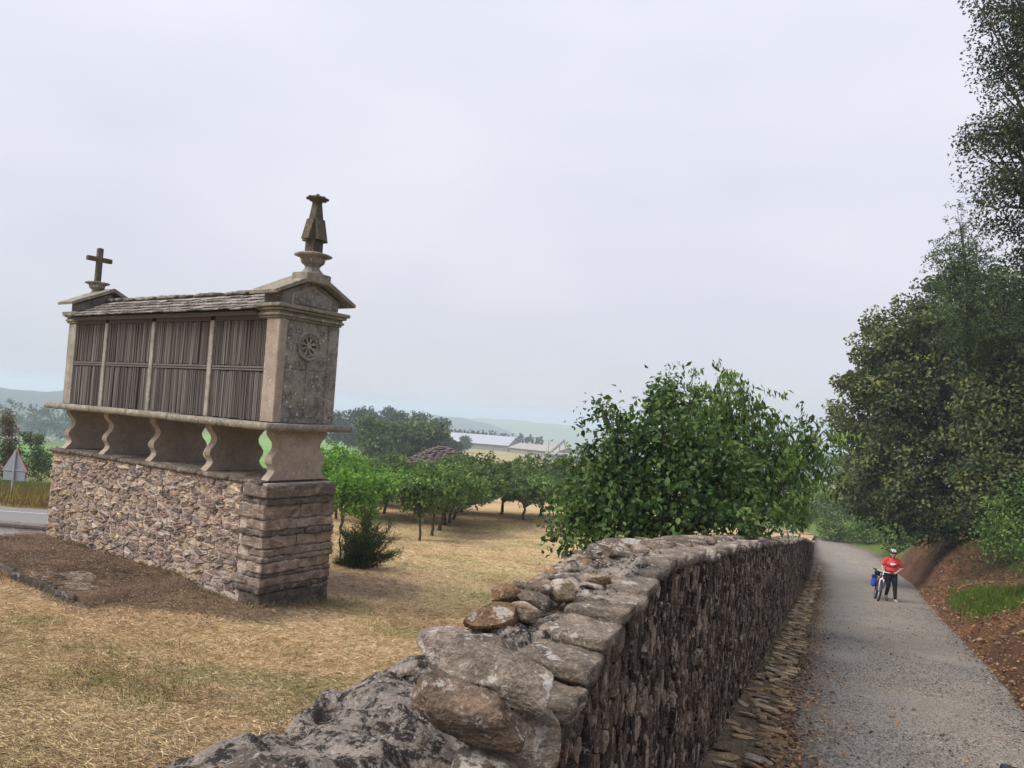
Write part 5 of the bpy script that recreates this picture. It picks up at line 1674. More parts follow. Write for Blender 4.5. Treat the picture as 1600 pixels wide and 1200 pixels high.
# ------------------------------------------------------------------ parapet, lane and warning sign on the left
par = thing('parapet_wall', 'low pale concrete block parapet beside the lane', 'wall', (-10.6, 16.3, -3.5))
for i in range(12):
    x0 = -9.0 - i * 0.62
    V, F = box(x0 - 0.605, x0, 16.15 + 0.06 * i, 16.33 + 0.06 * i, -3.8, -3.03, 0.012); add('block', V, F, M['concrete'], par, off=(-10.6, 16.3, -3.5))
    V, F = box(x0 - 0.618, x0 + 0.0, 16.11 + 0.06 * i, 16.37 + 0.06 * i, -3.028, -2.95, 0.012); add('coping', V, F, M['concrete_dark'], par, off=(-10.6, 16.3, -3.5))
lx = np.linspace(-60, -9.5, 60); lw = np.linspace(18.0, 24.2, 12)
Xl, Yl = np.meshgrid(lx, lw, indexing='ij'); V, F = grid(Xl, Yl, np.full(Xl.shape, -3.90)); structure(add('lane', V, F, M['asphalt'], recentre=False))
V, F = grid(*np.meshgrid(lx, np.array([23.3, 23.42]), indexing='ij'), np.full((60, 2), -3.892)); structure(add('lane_edge_line', V, F, M['paint'], recentre=False))

sg = thing('warning_sign', 'grey back of a triangular road sign with red edge on its post', 'sign', (-16.3, 25.6, -3.98))
V, F = tube([(0, 0, 0), (0.0, 0, 1.72)], 0.035, 10); add('post', V, F, plain('galvanised_steel', (0.42, 0.45, 0.48), 0.45, 0.5, 0.6, 0.1), sg)
def tri_plate(hw, h_, z_, y0_, y1_):
    V = [(-hw, y0_, z_), (hw, y0_, z_), (0, y0_, z_ + h_), (-hw, y1_, z_), (hw, y1_, z_), (0, y1_, z_ + h_)]
    return V, [(0, 1, 2), (5, 4, 3), (0, 3, 4, 1), (1, 4, 5, 2), (2, 5, 3, 0)]
V, F = tri_plate(0.42, 0.74, 1.04, 0.037, 0.05); add('plate', V, F, plain('sign_back', (0.30, 0.33, 0.38), 0.5, 0.4, 0.3, 0.1), sg)
V, F = tri_plate(0.445, 0.785, 1.027, 0.051, 0.062); add('red_border', V, F, plain('sign_red', (0.5, 0.05, 0.03), 0.5, 0.4, 0, 0.1), sg)
V, F = box(-0.36, 0.36, 0.036, 0.05, 0.74, 1.02); add('lower_plate', V, F, plain('sign_back_lower', (0.30, 0.33, 0.38), 0.5, 0.4, 0.3, 0.1), sg)
V, F = box(-0.30, 0.30, 0.015, 0.036, 1.06, 1.10); add('bracket', V, F, plain('bracket_steel', (0.4, 0.43, 0.46), 0.45, 0.5, 0.5, 0.1), sg)

# ------------------------------------------------------------------ round slab-roofed hut behind the orchard
ht = thing('slab_roof_hut', 'low round stone hut with dark slab roof half hidden by orchard trees', 'hut', (-5.0, 60.0, float(zfield(-5.0, 60.0))))
hz0 = float(zfield(-5.0, 60.0))
V, F = lathe([(2.0, -0.3), (2.0, 2.9)], 24); add('wall', V, F, M['mortar'], ht)
hs = thing_part('roof', ht); zr0, zr1 = -4.1 - hz0, -2.75 - hz0
V, F = lathe([(2.45, zr0 - 0.02), (1.7, zr0 + 0.52), (0.9, zr0 + 0.98), (0.1, zr1 - 0.06)], 24); add('roof_cone', V, F, M['slate'], hs, tint=(0.1, 0.08, 0.075))
r = np.random.default_rng(1900)
for ring_ in range(9):
    f = ring_ / 9; R0 = 2.55 * (1 - f) + 0.12; zc_ = zr0 + (zr1 - zr0) * (f ** 0.7)
    n_ = max(4, int(2 * math.pi * R0 / 0.5))
    for k_ in range(n_):
        t = 2 * math.pi * (k_ + r.uniform(-.3, .3)) / n_
        V, F = rock((0.55, 0.4, 0.09), 1910 + (k_ + ring_) % 14, 0, 4, 0, 0.6); V = rot_zxy(V, t + math.pi / 2, 0.0, 0); V[:, 2] -= 0.0
        add('slab', V + np.array([R0 * math.cos(t), R0 * math.sin(t), zc_ + r.uniform(-.04, .06)]), F, M['slate'], hs, tint=np.array([(0.17, 0.12, 0.11), (0.11, 0.085, 0.08), (0.24, 0.2, 0.19)][int(r.integers(3))]))

# ------------------------------------------------------------------ farm sheds far off
def shed(name, label, p0, p1, depth, z0, eave, ridge, mats, posts_=0):
    p0 = np.array(p0, float); p1 = np.array(p1, float); d_ = p1 - p0; ln = np.linalg.norm(d_); d_ /= ln; n_ = np.array([-d_[1], d_[0]])
    s_ = thing(name, label, 'shed', (p0[0], p0[1], z0), math.atan2(d_[1], d_[0]))
    V = [(x, y, z_) for x in (0, ln) for y, z_ in ((0, -1.5), (depth, -1.5), (depth, eave), (depth / 2, ridge - 0.15), (0, eave))]
    F = [(0, 1, 2, 3, 4)[::-1], (5, 6, 7, 8, 9)] + [(i, (i + 1) % 5, 5 + (i + 1) % 5, 5 + i) for i in range(5)]
    add('wall', V, [tuple(reversed(f)) for f in F], mats[0], s_)
    for sg_ in (0, 1):
        ya, yb = (-0.6, depth / 2) if sg_ == 0 else (depth + 0.6, depth / 2)
        za, zb_ = eave - 0.1, ridge
        V = [(-0.5, ya, za + 0.02), (ln + 0.5, ya, za + 0.02), (ln + 0.5, yb, zb_), (-0.5, yb, zb_)]; V = V + [(a, b, c_ + 0.15) for a, b, c_ in V]
        F = [(0, 1, 2, 3), (7, 6, 5, 4), (0, 4, 5, 1), (1, 5, 6, 2), (2, 6, 7, 3), (3, 7, 4, 0)]
        add('roof_sheet', V, [tuple(reversed(f)) for f in F], mats[1], s_)
    for i in range(posts_):
        x = ln * (i + 0.5) / posts_; V, F = box(x - 0.15, x + 0.15, -0.12, -0.02, -1.2, eave - 0.15); add('wall_rib', V, F, mats[2], s_)
    return s_
m_wallw = plain('shed_wall', (0.25, 0.245, 0.24), 0.9, 0.1, 0, 0.1, 1); m_roofw = plain('shed_roof', (0.33, 0.345, 0.385), 0.7, 0.2, 0, 0.08, 0.6); m_rib = plain('shed_rib', (0.25, 0.25, 0.26), 0.8)
m_roofb = plain('shed_roof_tan', (0.30, 0.275, 0.25), 0.9, 0.2, 0, 0.1, 0.6)
shed('farm_shed', 'long pale roofed farm shed on the far meadow', (-46, 303), (0.0, 288), 16, -13.6, 2.0, 5.1, (m_wallw, m_roofw, m_rib), 12)
shed('farm_shed', 'lower tan roofed shed beside the long pale one', (0.8, 283), (17, 268), 12, -13.9, 1.9, 3.6, (m_wallw, m_roofb, m_rib), 4)
shed('farm_shed', 'small grey walled building in front of the conveyor', (12.5, 258), (24, 254), 6, -14.2, 1.9, 2.4, (m_wallw, m_wallw, m_rib), 3)
cv = thing('conveyor', 'slanting feed conveyor on legs beside the farm sheds', 'conveyor', (16.8, 262, -13.9))
for nm_, a, b, rr_ in (('belt', (-2.2, 0, 2.2), (2.4, 0, 6.6), 0.5), ('leg', (2.2, 0, 6.3), (3.8, 0, -0.2), 0.18), ('leg', (0.8, 0, 4.8), (0.8, 0, -0.2), 0.18), ('mast', (-3.0, 0, -0.2), (-3.0, 0, 6.2), 0.12)):
    V, F = tube([a, b], rr_, 6); add(nm_, V, F, m_wallw, cv)

# ------------------------------------------------------------------ the cyclist walking her bicycle
def blob_mesh(name, segs, voxel, mat, smooth_it=6):
    g_ = Geo()
    S0, SF = ICO[2]
    for s_ in segs:
        if s_[0] == 'e':
            g_.add(S0 * np.array(s_[2]) + np.array(s_[1]), SF)
        else:
            p0_, r0_, p1_, r1_ = s_
            g_.add(*tube([p0_, p1_], [r0_, r1_], 14)); g_.add(S0 * r0_ * 1.005 + np.array(p0_), SF); g_.add(S0 * r1_ * 1.005 + np.array(p1_), SF)
    V, F, _ = g_.arr()
    me = make_mesh(name + '_source', V, F, mat, True)
    o = bpy.data.objects.new(name + '_source', me); C.objects.link(o)
    md = o.modifiers.new('remesh', 'REMESH'); md.mode = 'VOXEL'; md.voxel_size = voxel; md.use_smooth_shade = True
    sm = o.modifiers.new('smooth', 'SMOOTH'); sm.iterations = smooth_it; sm.factor = 0.5
    dg = bpy.context.evaluated_depsgraph_get()
    out = bpy.data.meshes.new_from_object(o.evaluated_get(dg)); out.name = name
    if not out.materials:
        out.materials.append(mat)
    bpy.data.objects.remove(o); bpy.data.meshes.remove(me)
    return out


def chain(pts, rad):
    return [(pts[i], rad[i], pts[i + 1], rad[i + 1]) for i in range(len(pts) - 1)]


skin = plain('skin', (0.42, 0.24, 0.17), 0.55, 0.3, 0, 0.06, 30, 0.05)
red_c = plain('red_cotton', (0.50, 0.055, 0.06), 0.85, 0.1, 0, 0.12, 25, 0.3)
black_c = plain('black_leggings', (0.012, 0.013, 0.018), 0.7, 0.2, 0, 0.2, 25, 0.2)
PX, PY = 12.9, 25.55
PZ = float(zroad(PY)) + 0.02
pers = thing('person', 'walker in red t-shirt, black leggings and striped helmet pushing a loaded bicycle', 'person', (PX, PY, PZ), -0.22)
LH = np.array([0.02, -0.36, 0.955]); RH = np.array([-0.33, -0.36, 1.01])
seg = []
seg += chain([(0, 0.02, 0.90), (0, 0.0, 1.05), (0, -0.04, 1.25), (0, -0.05, 1.37)], [0.15, 0.135, 0.145, 0.10])
seg += chain([(0, -0.06, 1.36), (0, -0.09, 1.46)], [0.062, 0.055])
seg += [('e', (0, -0.13, 1.545), (0.074, 0.092, 0.112)), ('e', (0, -0.17, 1.49), (0.045, 0.045, 0.05)), ('e', (0, -0.225, 1.53), (0.014, 0.02, 0.022)), ('e', (0.076, -0.12, 1.53), (0.012, 0.02, 0.03)), ('e', (-0.076, -0.12, 1.53), (0.012, 0.02, 0.03))]
LK, LA, LT = (0.105, -0.10, 0.47), (0.10, -0.20, 0.09), (0.115, -0.33, 0.045)
RK, RA, RT = (-0.10, -0.09, 0.48), (-0.10, 0.13, 0.15), (-0.105, 0.05, 0.035)
seg += chain([(0.09, 0.02, 0.88), LK, LA], [0.105, 0.062, 0.042]) + chain([LA, LT], [0.042, 0.03])
seg += chain([(-0.09, 0.02, 0.88), RK, RA], [0.105, 0.062, 0.042]) + chain([RA, RT], [0.042, 0.03])
LE, RE_ = (0.335, -0.03, 1.10), (-0.29, -0.04, 1.12)
seg += chain([(0.17, -0.05, 1.36), LE, tuple(LH + np.array([0.05, 0.05, 0.02]))], [0.062, 0.045, 0.03])
seg += chain([(-0.17, -0.05, 1.36), RE_, tuple(RH + np.array([0.0, 0.07, 0.02]))], [0.062, 0.045, 0.03])
for hnd, w_ in ((LH, np.array([0.05, 0.05, 0.02])), (RH, np.array([0.0, 0.07, 0.02]))):
    seg += [('e', tuple(hnd + np.array([0, 0.02, 0.022])), (0.042, 0.04, 0.018))]
    for q in range(4):
        x_ = hnd[0] - 0.033 + q * 0.022
        ln = (0.9, 1.0, 0.95, 0.78)[q]
        seg += chain([(x_, hnd[1] + 0.0, hnd[2] + 0.028), (x_, hnd[1] - 0.03 * ln, hnd[2] + 0.018), (x_, hnd[1] - 0.03 * ln, hnd[2] - 0.012), (x_, hnd[1] - 0.008, hnd[2] - 0.024)], [0.0095, 0.009, 0.0085, 0.008])
    seg += chain([(hnd[0] + 0.035, hnd[1] + 0.03, hnd[2] + 0.012), (hnd[0] + 0.045, hnd[1] + 0.012, hnd[2] - 0.012), (hnd[0] + 0.03, hnd[1] - 0.01, hnd[2] - 0.022)], [0.012, 0.010, 0.009])
link('body', blob_mesh('body', seg, 0.008, skin, 3), pers)
sh = chain([(0, 0.01, 1.0), (0, -0.01, 1.05), (0, -0.045, 1.22), (0, -0.05, 1.345)], [0.165, 0.155, 0.165, 0.115])
sh += [('e', (0, -0.02, 1.03), (0.21, 0.17, 0.15)), ('e', (0, 0.0, 0.94), (0.195, 0.16, 0.07)), ('e', (0, -0.06, 1.22), (0.20, 0.165, 0.15)), ('e', (0, -0.05, 1.335), (0.20, 0.10, 0.07))]
sh += chain([(0.165, -0.05, 1.35), (0.285, -0.035, 1.17)], [0.082, 0.075]) + chain([(-0.165, -0.05, 1.35), (-0.255, -0.042, 1.19)], [0.082, 0.075])
link('t_shirt', blob_mesh('t_shirt', sh, 0.012, red_c, 4), pers)
lg = [('e', (0, 0.02, 0.87), (0.185, 0.15, 0.13))]
lg += chain([(0.09, 0.02, 0.86), LK, (LA[0], LA[1], LA[2] + 0.03)], [0.115, 0.07, 0.052]) + chain([(-0.09, 0.02, 0.86), RK, (RA[0], RA[1], RA[2] + 0.01)], [0.115, 0.07, 0.052])
link('leggings', blob_mesh('leggings', lg, 0.012, black_c, 4), pers)
shoe_m = plain('shoe_fabric', (0.42, 0.34, 0.32), 0.7); shoe_d = plain('dark_shoe', (0.09, 0.085, 0.085), 0.7)
for (a_, t_, mt) in ((LA, LT, shoe_m), (RA, RT, shoe_d)):
    link('shoe', blob_mesh('shoe', chain([(a_[0], a_[1] + 0.02, a_[2] - 0.02), (t_[0], t_[1] - 0.02, t_[2])], [0.05, 0.042]), 0.01, mt, 3), pers)
hair_m = plain('brown_hair', (0.09, 0.05, 0.03), 0.6)
link('hair', blob_mesh('hair', [('e', (0, -0.105, 1.56), (0.083, 0.09, 0.10)), ('e', (-0.055, -0.08, 1.46), (0.04, 0.05, 0.09)), ('e', (0.05, -0.07, 1.47), (0.035, 0.045, 0.07))], 0.01, hair_m, 3), pers)
S0, SF = ICO[3]
hv_ = S0 * np.array([0.10, 0.135, 0.095]); keep = [tuple(f) for f in SF if hv_[f].mean(0)[2] > -0.012]
helm = add('helmet', hv_ + np.array([0, -0.125, 1.60]), keep, plain('helmet_black', (0.015, 0.015, 0.017), 0.3, 0.5), pers, smooth=True)
for q in range(3):
    x_ = (q - 1) * 0.045; pts = [(x_ * (1 + 0.2 * math.sin(t)), -0.125 - 0.139 * math.cos(t), 1.60 + 0.099 * math.sin(t) * math.sqrt(max(0, 1 - (x_ / 0.10) ** 2))) for t in np.linspace(0.35, 2.6, 9)]
    V, F = tube(pts, 0.014, 6); add('helmet_stripe', V, F, plain('helmet_white', (0.7, 0.68, 0.66), 0.35, 0.5), pers, smooth=True)
V, F = tube([(-0.075, -0.215, 1.585), (0, -0.25, 1.59), (0.075, -0.215, 1.585)], 0.012, 6); add('visor', V, F, plain('visor_black', (0.015, 0.015, 0.017), 0.3, 0.5), pers)
# white chest print
ou = [(-0.085, 0.0), (-0.06, 0.03), (-0.01, 0.038), (0.05, 0.022), (0.105, 0.012), (0.06, -0.012), (0.03, -0.034), (-0.03, -0.04), (-0.075, -0.025)]
def chest_y(x, z): return -0.06 - 0.165 * math.sqrt(max(0, 1 - (x / 0.22) ** 2 - ((z - 1.22) / 0.17) ** 2)) - 0.010
V = [(x - 0.02, chest_y(x - 0.02, 1.235 + z_), 1.235 + z_) for x, z_ in ou] + [(-0.02, chest_y(-0.02, 1.235) - 0.002, 1.235)]
add('shirt_print', V, [(i, (i + 1) % 9, 9) for i in range(9)], plain('white_print', (0.75, 0.73, 0.72), 0.7), pers)

# bicycle
bk_white = plain('white_paint', (0.70, 0.69, 0.68), 0.35, 0.5, 0, 0.05); bk_black = plain('black_rubber', (0.016, 0.016, 0.018), 0.7, 0.3, 0, 0.2, 40); bk_steel = plain('spoke_steel', (0.35, 0.35, 0.36), 0.3, 0.5, 0.8, 0.1); bk_blue = plain('blue_pannier_cloth', (0.02, 0.06, 0.42), 0.6, 0.3, 0, 0.15); bk_navy = plain('navy_bag_cloth', (0.012, 0.018, 0.045), 0.7, 0.2, 0, 0.2)


def torus(R0, r0, cy_, cz_, n=36, m=8):
    V = []; F = []
    for i in range(n):
        t = 2 * math.pi * i / n
        for j in range(m):
            s_ = 2 * math.pi * j / m; q = R0 + r0 * math.cos(s_)
            V.append((r0 * math.sin(s_), cy_ + q * math.cos(t), cz_ + q * math.sin(t)))
    for i in range(n):
        for j in range(m):
            F.append((i * m + j, ((i + 1) % n) * m + j, ((i + 1) % n) * m + (j + 1) % m, i * m + (j + 1) % m))
    return np.array(V), F


def bicycle(label, loc, rz, rx, ry, full=True):
    b = thing('bicycle', label, 'bicycle', loc)
    b.rotation_euler = (Matrix.Rotation(rz, 3, 'Z') @ Matrix.Rotation(rx, 3, 'X') @ Matrix.Rotation(ry, 3, 'Y')).to_euler()
    Rw = 0.345
    for nm_, cy_ in (('front_wheel', -0.53), ('rear_wheel', 0.54)):
        wroot = thing_part(nm_, b)
        V, F = torus(Rw - 0.026, 0.027, cy_, Rw); add('tyre', V, F, bk_black, wroot, smooth=True)
        V, F = torus(Rw - 0.062, 0.013, cy_, Rw); add('rim', V, F, bk_steel, wroot, smooth=True)
        g_ = Geo()
        for k_ in range(20):
            t = 2 * math.pi * k_ / 20
            g_.add(*tube([(0.02 * (-1) ** k_, cy_, Rw), (0, cy_ + (Rw - 0.06) * math.cos(t), Rw + (Rw - 0.06) * math.sin(t))], 0.0022, 4))
        g_.add(*tube([(-0.05, cy_, Rw), (0.05, cy_, Rw)], 0.02, 8)); g_.build('spokes', bk_steel, wroot)
    g_ = Geo()
    for s_ in (-1, 1):
        g_.add(*tube([(0.052 * s_, -0.53, Rw), (0.052 * s_, -0.43, 0.66), (0.05 * s_, -0.425, 0.72)], [0.016, 0.02, 0.02], 8))
    g_.add(*tube([(-0.06, -0.425, 0.72), (0.06, -0.425, 0.72)], 0.022, 8)); g_.add(*tube([(0, -0.425, 0.70), (0, -0.37, 0.90)], 0.02, 8)); g_.build('fork', bk_white, b, smooth=True)
    g_ = Geo()
    bb = (0, 0.08, 0.32); hd = (0, -0.40, 0.80); hd2 = (0, -0.385, 0.86); st = (0, 0.26, 0.80)
    for a_, c_, q in ((hd, bb, 0.024), (hd2, st, 0.02), (bb, st, 0.019), (hd, hd2, 0.026)):
        g_.add(*tube([a_, c_], q, 8))
    for s_ in (-1, 1):
        g_.add(*tube([(0.03 * s_, 0.09, 0.32), (0.06 * s_, 0.54, Rw)], 0.012, 6)); g_.add(*tube([(0.02 * s_, 0.24, 0.76), (0.06 * s_, 0.54, Rw)], 0.010, 6))
    g_.build('frame', plain('dark_red_frame', (0.12, 0.02, 0.025), 0.4, 0.4), b, smooth=True)
    g_ = Geo(); g_.add(*tube([(-0.31, -0.33, 0.985), (-0.1, -0.375, 0.965), (0.1, -0.375, 0.965), (0.31, -0.33, 0.985)], 0.0155, 8)); g_.add(*tube([(0, -0.37, 0.90), (0, -0.375, 0.965)], 0.02, 8)); g_.build('handlebar', bk_white, b, smooth=True)
    for s_ in (-1, 1):
        V, F = tube([(0.20 * s_, -0.352, 0.978), (0.315 * s_, -0.327, 0.987)], [0.019, 0.021], 10); add('grip', V, F, bk_black, b, smooth=True)
        V, F = tube([(0.17 * s_, -0.37, 0.972), (0.19 * s_, -0.42, 0.955), (0.29 * s_, -0.415, 0.955)], [0.012, 0.008, 0.007], 6); add('brake_lever', V, F, bk_black, b)
    V, F = tube([(0, 0.26, 0.78), (0, 0.285, 0.93)], 0.014, 8); add('seat_post', V, F, bk_steel, b)
    V, F = rock((0.15, 0.27, 0.07), 2001, 2, 3, 0, 0.2); V[:, 0] *= np.interp(V[:, 1], [-0.14, 0.14], [0.4, 1.1]); add('saddle', V + np.array([0, 0.28, 0.955]), F, bk_black, b, smooth=True)
    g_ = Geo(); g_.add(*torus(0.085, 0.006, 0.08, 0.32, 18, 5)); g_.add(*tube([(0.07, 0.08, 0.32), (0.08, -0.02, 0.19)], 0.011, 6)); g_.add(*tube([(-0.07, 0.08, 0.32), (-0.08, 0.18, 0.45)], 0.011, 6)); g_.build('crank', bk_black, b)
    for s_, p_ in ((1, (0.13, -0.02, 0.19)), (-1, (-0.13, 0.18, 0.45))):
        V, F = box(p_[0] - 0.05, p_[0] + 0.05, p_[1] - 0.035, p_[1] + 0.035, p_[2] - 0.012, p_[2] + 0.012, 0.006); add('pedal', V, F, bk_black, b)
    if full:
        g_ = Geo()
        for s_ in (-1, 1):
            g_.add(*tube([(0.06 * s_, 0.54, Rw), (0.065 * s_, 0.56, 0.73), (0.06 * s_, 0.32, 0.73)], 0.007, 5)); g_.add(*tube([(0.065 * s_, 0.4, 0.73), (0.065 * s_, 0.78, 0.73)], 0.007, 5))
        g_.build('rack', bk_black, b)
        for s_ in (-1, 1):
            V, F = box(min(0.07 * s_, 0.20 * s_), max(0.07 * s_, 0.20 * s_), 0.42, 0.76, 0.40, 0.74, 0.035); pn = add('pannier', V, F, bk_blue, b)
            V, F = box(min(0.06 * s_, 0.215 * s_), max(0.06 * s_, 0.215 * s_), 0.41, 0.77, 0.66, 0.79, 0.03); add('pannier_flap', V, F, bk_navy, b)
        V, F = rock((0.34, 0.36, 0.2), 2003, 2, 4, 0.03, 0.4); add('rolled_bag', V + np.array([0, 0.60, 0.88]), F, bk_navy, b, smooth=True)
    return b


bicycle('white-forked bicycle with blue panniers pushed beside the red t-shirted walker', (PX - 0.47, PY - 0.02, PZ - 0.005), -0.36, -0.13, 0.17)
bicycle('bicycle at the road edge of which only a black grip shows', (1.80, 2.16, float(zroad(2.6)) + 0.01), math.radians(180 - 25), -0.02, -0.04, False)

# ------------------------------------------------------------------ hay, grass, gravel, litter
def blades(name, pos, L_, W_, ax, tint, mat, label=None, cat=None):
    nm = np.tile(np.array([0.0, 0.0, 1.0]), (len(pos), 1)) + rng.normal(size=(len(pos), 3)) * 0.5
    ax = unit(ax); sdv = unit(np.cross(ax, nm)); nm = unit(np.cross(sdv, ax))
    fo_ = dict(pos=pos, ax=ax, nm=nm, side=sdv, L=L_[:, None], W=W_[:, None], tint=tint, cen=None, lobe=None)
    V, F, T = leaf_mesh(fo_)
    o = add(name, V, F, mat, tint=T, recentre=False, kind='stuff')
    if label:
        tag(o, label, cat)
    return o


def scatter_field(n, d0, d1, lo=-0.72, hi=0.2):
    y = np.exp(rng.uniform(math.log(d0), math.log(d1), n)); x = y * rng.uniform(lo, hi, n)
    ok = x < xface(y) - 0.6
    yw, xl = xy_to_h(x, y)
    ok &= ~((yw > -0.1) & (yw < 1.35) & (xl > -0.15) & (xl < 6.8))
    return x[ok], y[ok]


x, y = scatter_field(190000, 3.2, 13)
yw, xl = xy_to_h(x, y)
terr = (yw > -1.85) & (yw < 0) & (xl > 1.9)
z = np.where(terr, -2.985 - 0.24 * sstep(6.8, 8.2, xl), zfield(x, y) + 0.035 * fbm2(x, y, 0.8, 4, 3) + 0.018 * fbm2(x, y, 4.0, 3, 4)) + np.abs(rng.normal(0, 0.012, len(x))) + 0.004
fc = field_colour(x, y)
keepp = rng.random(len(x)) < np.where(fc[:, 0] < 0.2, 0.35, 1.0)
x, y, z, fc = x[keepp], y[keepp], z[keepp], fc[keepp]
n = len(x)
comb = fbm2(x, y, 0.6, 2, 77) * 3
az = comb + rng.normal(0, 0.9, n)
ax = np.stack([np.cos(az), np.sin(az), rng.normal(0.08, 0.2, n)], 1)
tint = fc * rng.uniform(0.75, 1.55, (n, 1)) + rng.uniform(0, 0.09, (n, 1))
blades('mown_hay', np.stack([x, y, z], 1), rng.uniform(0.05, 0.18, n), rng.uniform(0.0025, 0.0055, n), ax, tint, M['dry'], 'pale mown hay strewn over the field', 'hay')
# tufts of living grass
tx, ty = scatter_field(1500, 3.4, 26)
g_ok = fbm2(tx, ty, 0.8, 4, 5) > 0.02
tx, ty = tx[g_ok], ty[g_ok]
k = np.repeat(np.arange(len(tx)), 34); n = len(k)
sp = 0.05 + 0.012 * ty[k]
x = tx[k] + rng.normal(0, 1, n) * sp * 1.4; y = ty[k] + rng.normal(0, 1, n) * sp
ln = rng.uniform(0.03, 0.085, n)
ax = np.stack([rng.normal(0, 0.6, n), rng.normal(0, 0.6, n), np.full(n, 0.8)], 1)
z = zfield(x, y) + 0.02 + ln * 0.3
okk = x < xface(y) - 0.6
tint = np.array([0.12, 0.145, 0.045]) * rng.uniform(0.55, 1.5, (n, 1)) + np.array([0.06, 0.03, 0.0]) * rng.random((n, 1))
blades('grass_tufts', np.stack([x, y, z], 1)[okk], ln[okk], rng.uniform(0.004, 0.008, n)[okk], ax[okk], tint[okk], M['dry'], 'green grass tufts regrowing in the mown field', 'grass')
# weeds at the foot of the granary and along the terrace edge
n = 2600
side_ = rng.random(n)
l_ = np.where(side_ < 0.75, rng.uniform(-0.1, 6.7, n), -0.13 + rng.normal(0, 0.03, n)); a_ = np.where(side_ < 0.75, -0.10 + rng.normal(0, 0.035, n), rng.uniform(-0.1, 1.35, n))
kb = side_ > 0.9; a_ = np.where(kb, -1.97 + rng.normal(0, 0.03, n), a_); l_ = np.where(kb, rng.uniform(1.2, 6.5, n), l_)
x = h0[0] + hv[0] * a_ + hu[0] * l_; y = h0[1] + hv[1] * a_ + hu[1] * l_
keep_ = fbm2(l_ * 1.0, a_ * 0, 2.2, 3, 91) > 0.0
ln = rng.uniform(0.03, 0.11, n)
z = np.where((a_ > -1.85) & (l_ > 1.9), -3.0, zfield(x, y)) + ln * 0.3
blades('foot_weeds', np.stack([x, y, z], 1)[keep_], ln[keep_], rng.uniform(0.004, 0.010, n)[keep_], np.stack([rng.normal(0, 0.5, n), rng.normal(0, 0.5, n), np.ones(n)], 1)[keep_], (np.where(rng.random((n, 1)) < 0.5, np.array([0.12, 0.14, 0.05]), np.array([0.34, 0.25, 0.13])) * rng.uniform(0.6, 1.4, (n, 1)))[keep_], M['dry'], 'straggling weeds at the foot of the granary', 'weeds')
# straw farther off, coarser
x, y = scatter_field(60000, 12, 44, -0.3, 0.28)
n = len(x); az = rng.uniform(0, 6.28, n)
fc = field_colour(x, y)
blades('far_hay', np.stack([x, y, zfield(x, y) + 0.03 * fbm2(x, y, 0.8, 4, 3) + 0.02], 1), rng.uniform(0.06, 0.16, n) * (y / 16) ** 0.5, rng.uniform(0.006, 0.012, n) * (y / 16) ** 0.5, np.stack([np.cos(az), np.sin(az), rng.normal(0.1, 0.25, n)], 1), fc * rng.uniform(0.7, 1.35, (n, 1)), M['dry'], 'cut dry grass between the granary and the orchard', 'hay')
# leaf litter on the terrace and beside the granary
n = 9000
a_ = rng.uniform(-2.2, -0.05, n); l_ = rng.uniform(-0.6, 9, n)
x = h0[0] + hv[0] * a_ + hu[0] * l_; y = h0[1] + hv[1] * a_ + hu[1] * l_
z = np.where((a_ > -1.85) & (l_ > 1.9), -2.985 - 0.24 * sstep(6.8, 8.2, l_), zfield(x, y) + 0.02) + np.abs(rng.normal(0, 0.01, n)); az = rng.uniform(0, 6.28, n)
blades('leaf_litter', np.stack([x, y, z], 1), rng.uniform(0.025, 0.055, n), rng.uniform(0.006, 0.018, n), np.stack([np.cos(az), np.sin(az), rng.normal(0, 0.3, n)], 1), np.array([0.20, 0.13, 0.08]) * rng.uniform(0.4, 1.7, (n, 1)), M['dry'], 'brown leaf litter on the ground along the granary base', 'litter')
# verge grass by the lane
n = 15000
y = rng.uniform(24.6, 36, n); x = -y * rng.uniform(0.54, 0.82, n); ln = rng.uniform(0.25, 0.75, n)
t = sstep(25.5, 30, y)[:, None]
blades('verge_grass', np.stack([x, y, zfield(x, y) + ln * 0.4], 1), ln, rng.uniform(0.012, 0.03, n), np.stack([rng.normal(0, 0.3, n), rng.normal(0, 0.3, n), np.ones(n)], 1), (np.array([0.30, 0.22, 0.09]) * (1 - t) + np.array([0.15, 0.2, 0.06]) * t) * rng.uniform(0.6, 1.4, (n, 1)), M['leaf'], 'tall yellowing grass on the lane verge', 'grass')
# bank grass patch, dry weeds
def scatter_bank(n, y0, y1, d0, d1, fn):
    yy = rng.uniform(y0, y1, n); dd = rng.uniform(d0, d1, n); keep_ = rng.random(n) < fn(yy, dd)
    xx, yb_, zz = zbank(yy[keep_], dd[keep_]); j = rng.normal(0, 0.05, (len(xx), 2))
    return xx + j[:, 0], yb_ + j[:, 1], zz
x, y, z = scatter_bank(90000, 11, 26, 0.2, 3.2, lambda yy, dd: sstep(0.3, 0.65, np.exp(-(((dd - 0.62 - (20 - yy) * 0.075) / 0.55) ** 2 + ((yy - 18.6) / 3.6) ** 2)) + 0.45 * fbm2(xedge(yy) + dd, yy, 1.1, 4, 53) + 0.35 * fbm2(xedge(yy) + dd, yy, 4.5, 3, 57)))
n = len(x); ln = rng.uniform(0.10, 0.26, n)
blades('bank_grass', np.stack([x, y, z + ln * 0.35], 1), ln, rng.uniform(0.007, 0.013, n), np.stack([rng.normal(-0.2, 0.4, n), rng.normal(0, 0.4, n), np.ones(n)], 1), np.array([0.10, 0.175, 0.035]) * rng.uniform(0.45, 1.6, (n, 1)) + np.array([0.05, 0.03, 0.0]) * rng.random((n, 1)), M['leaf'], 'patch of lush green grass on the red bank', 'grass')
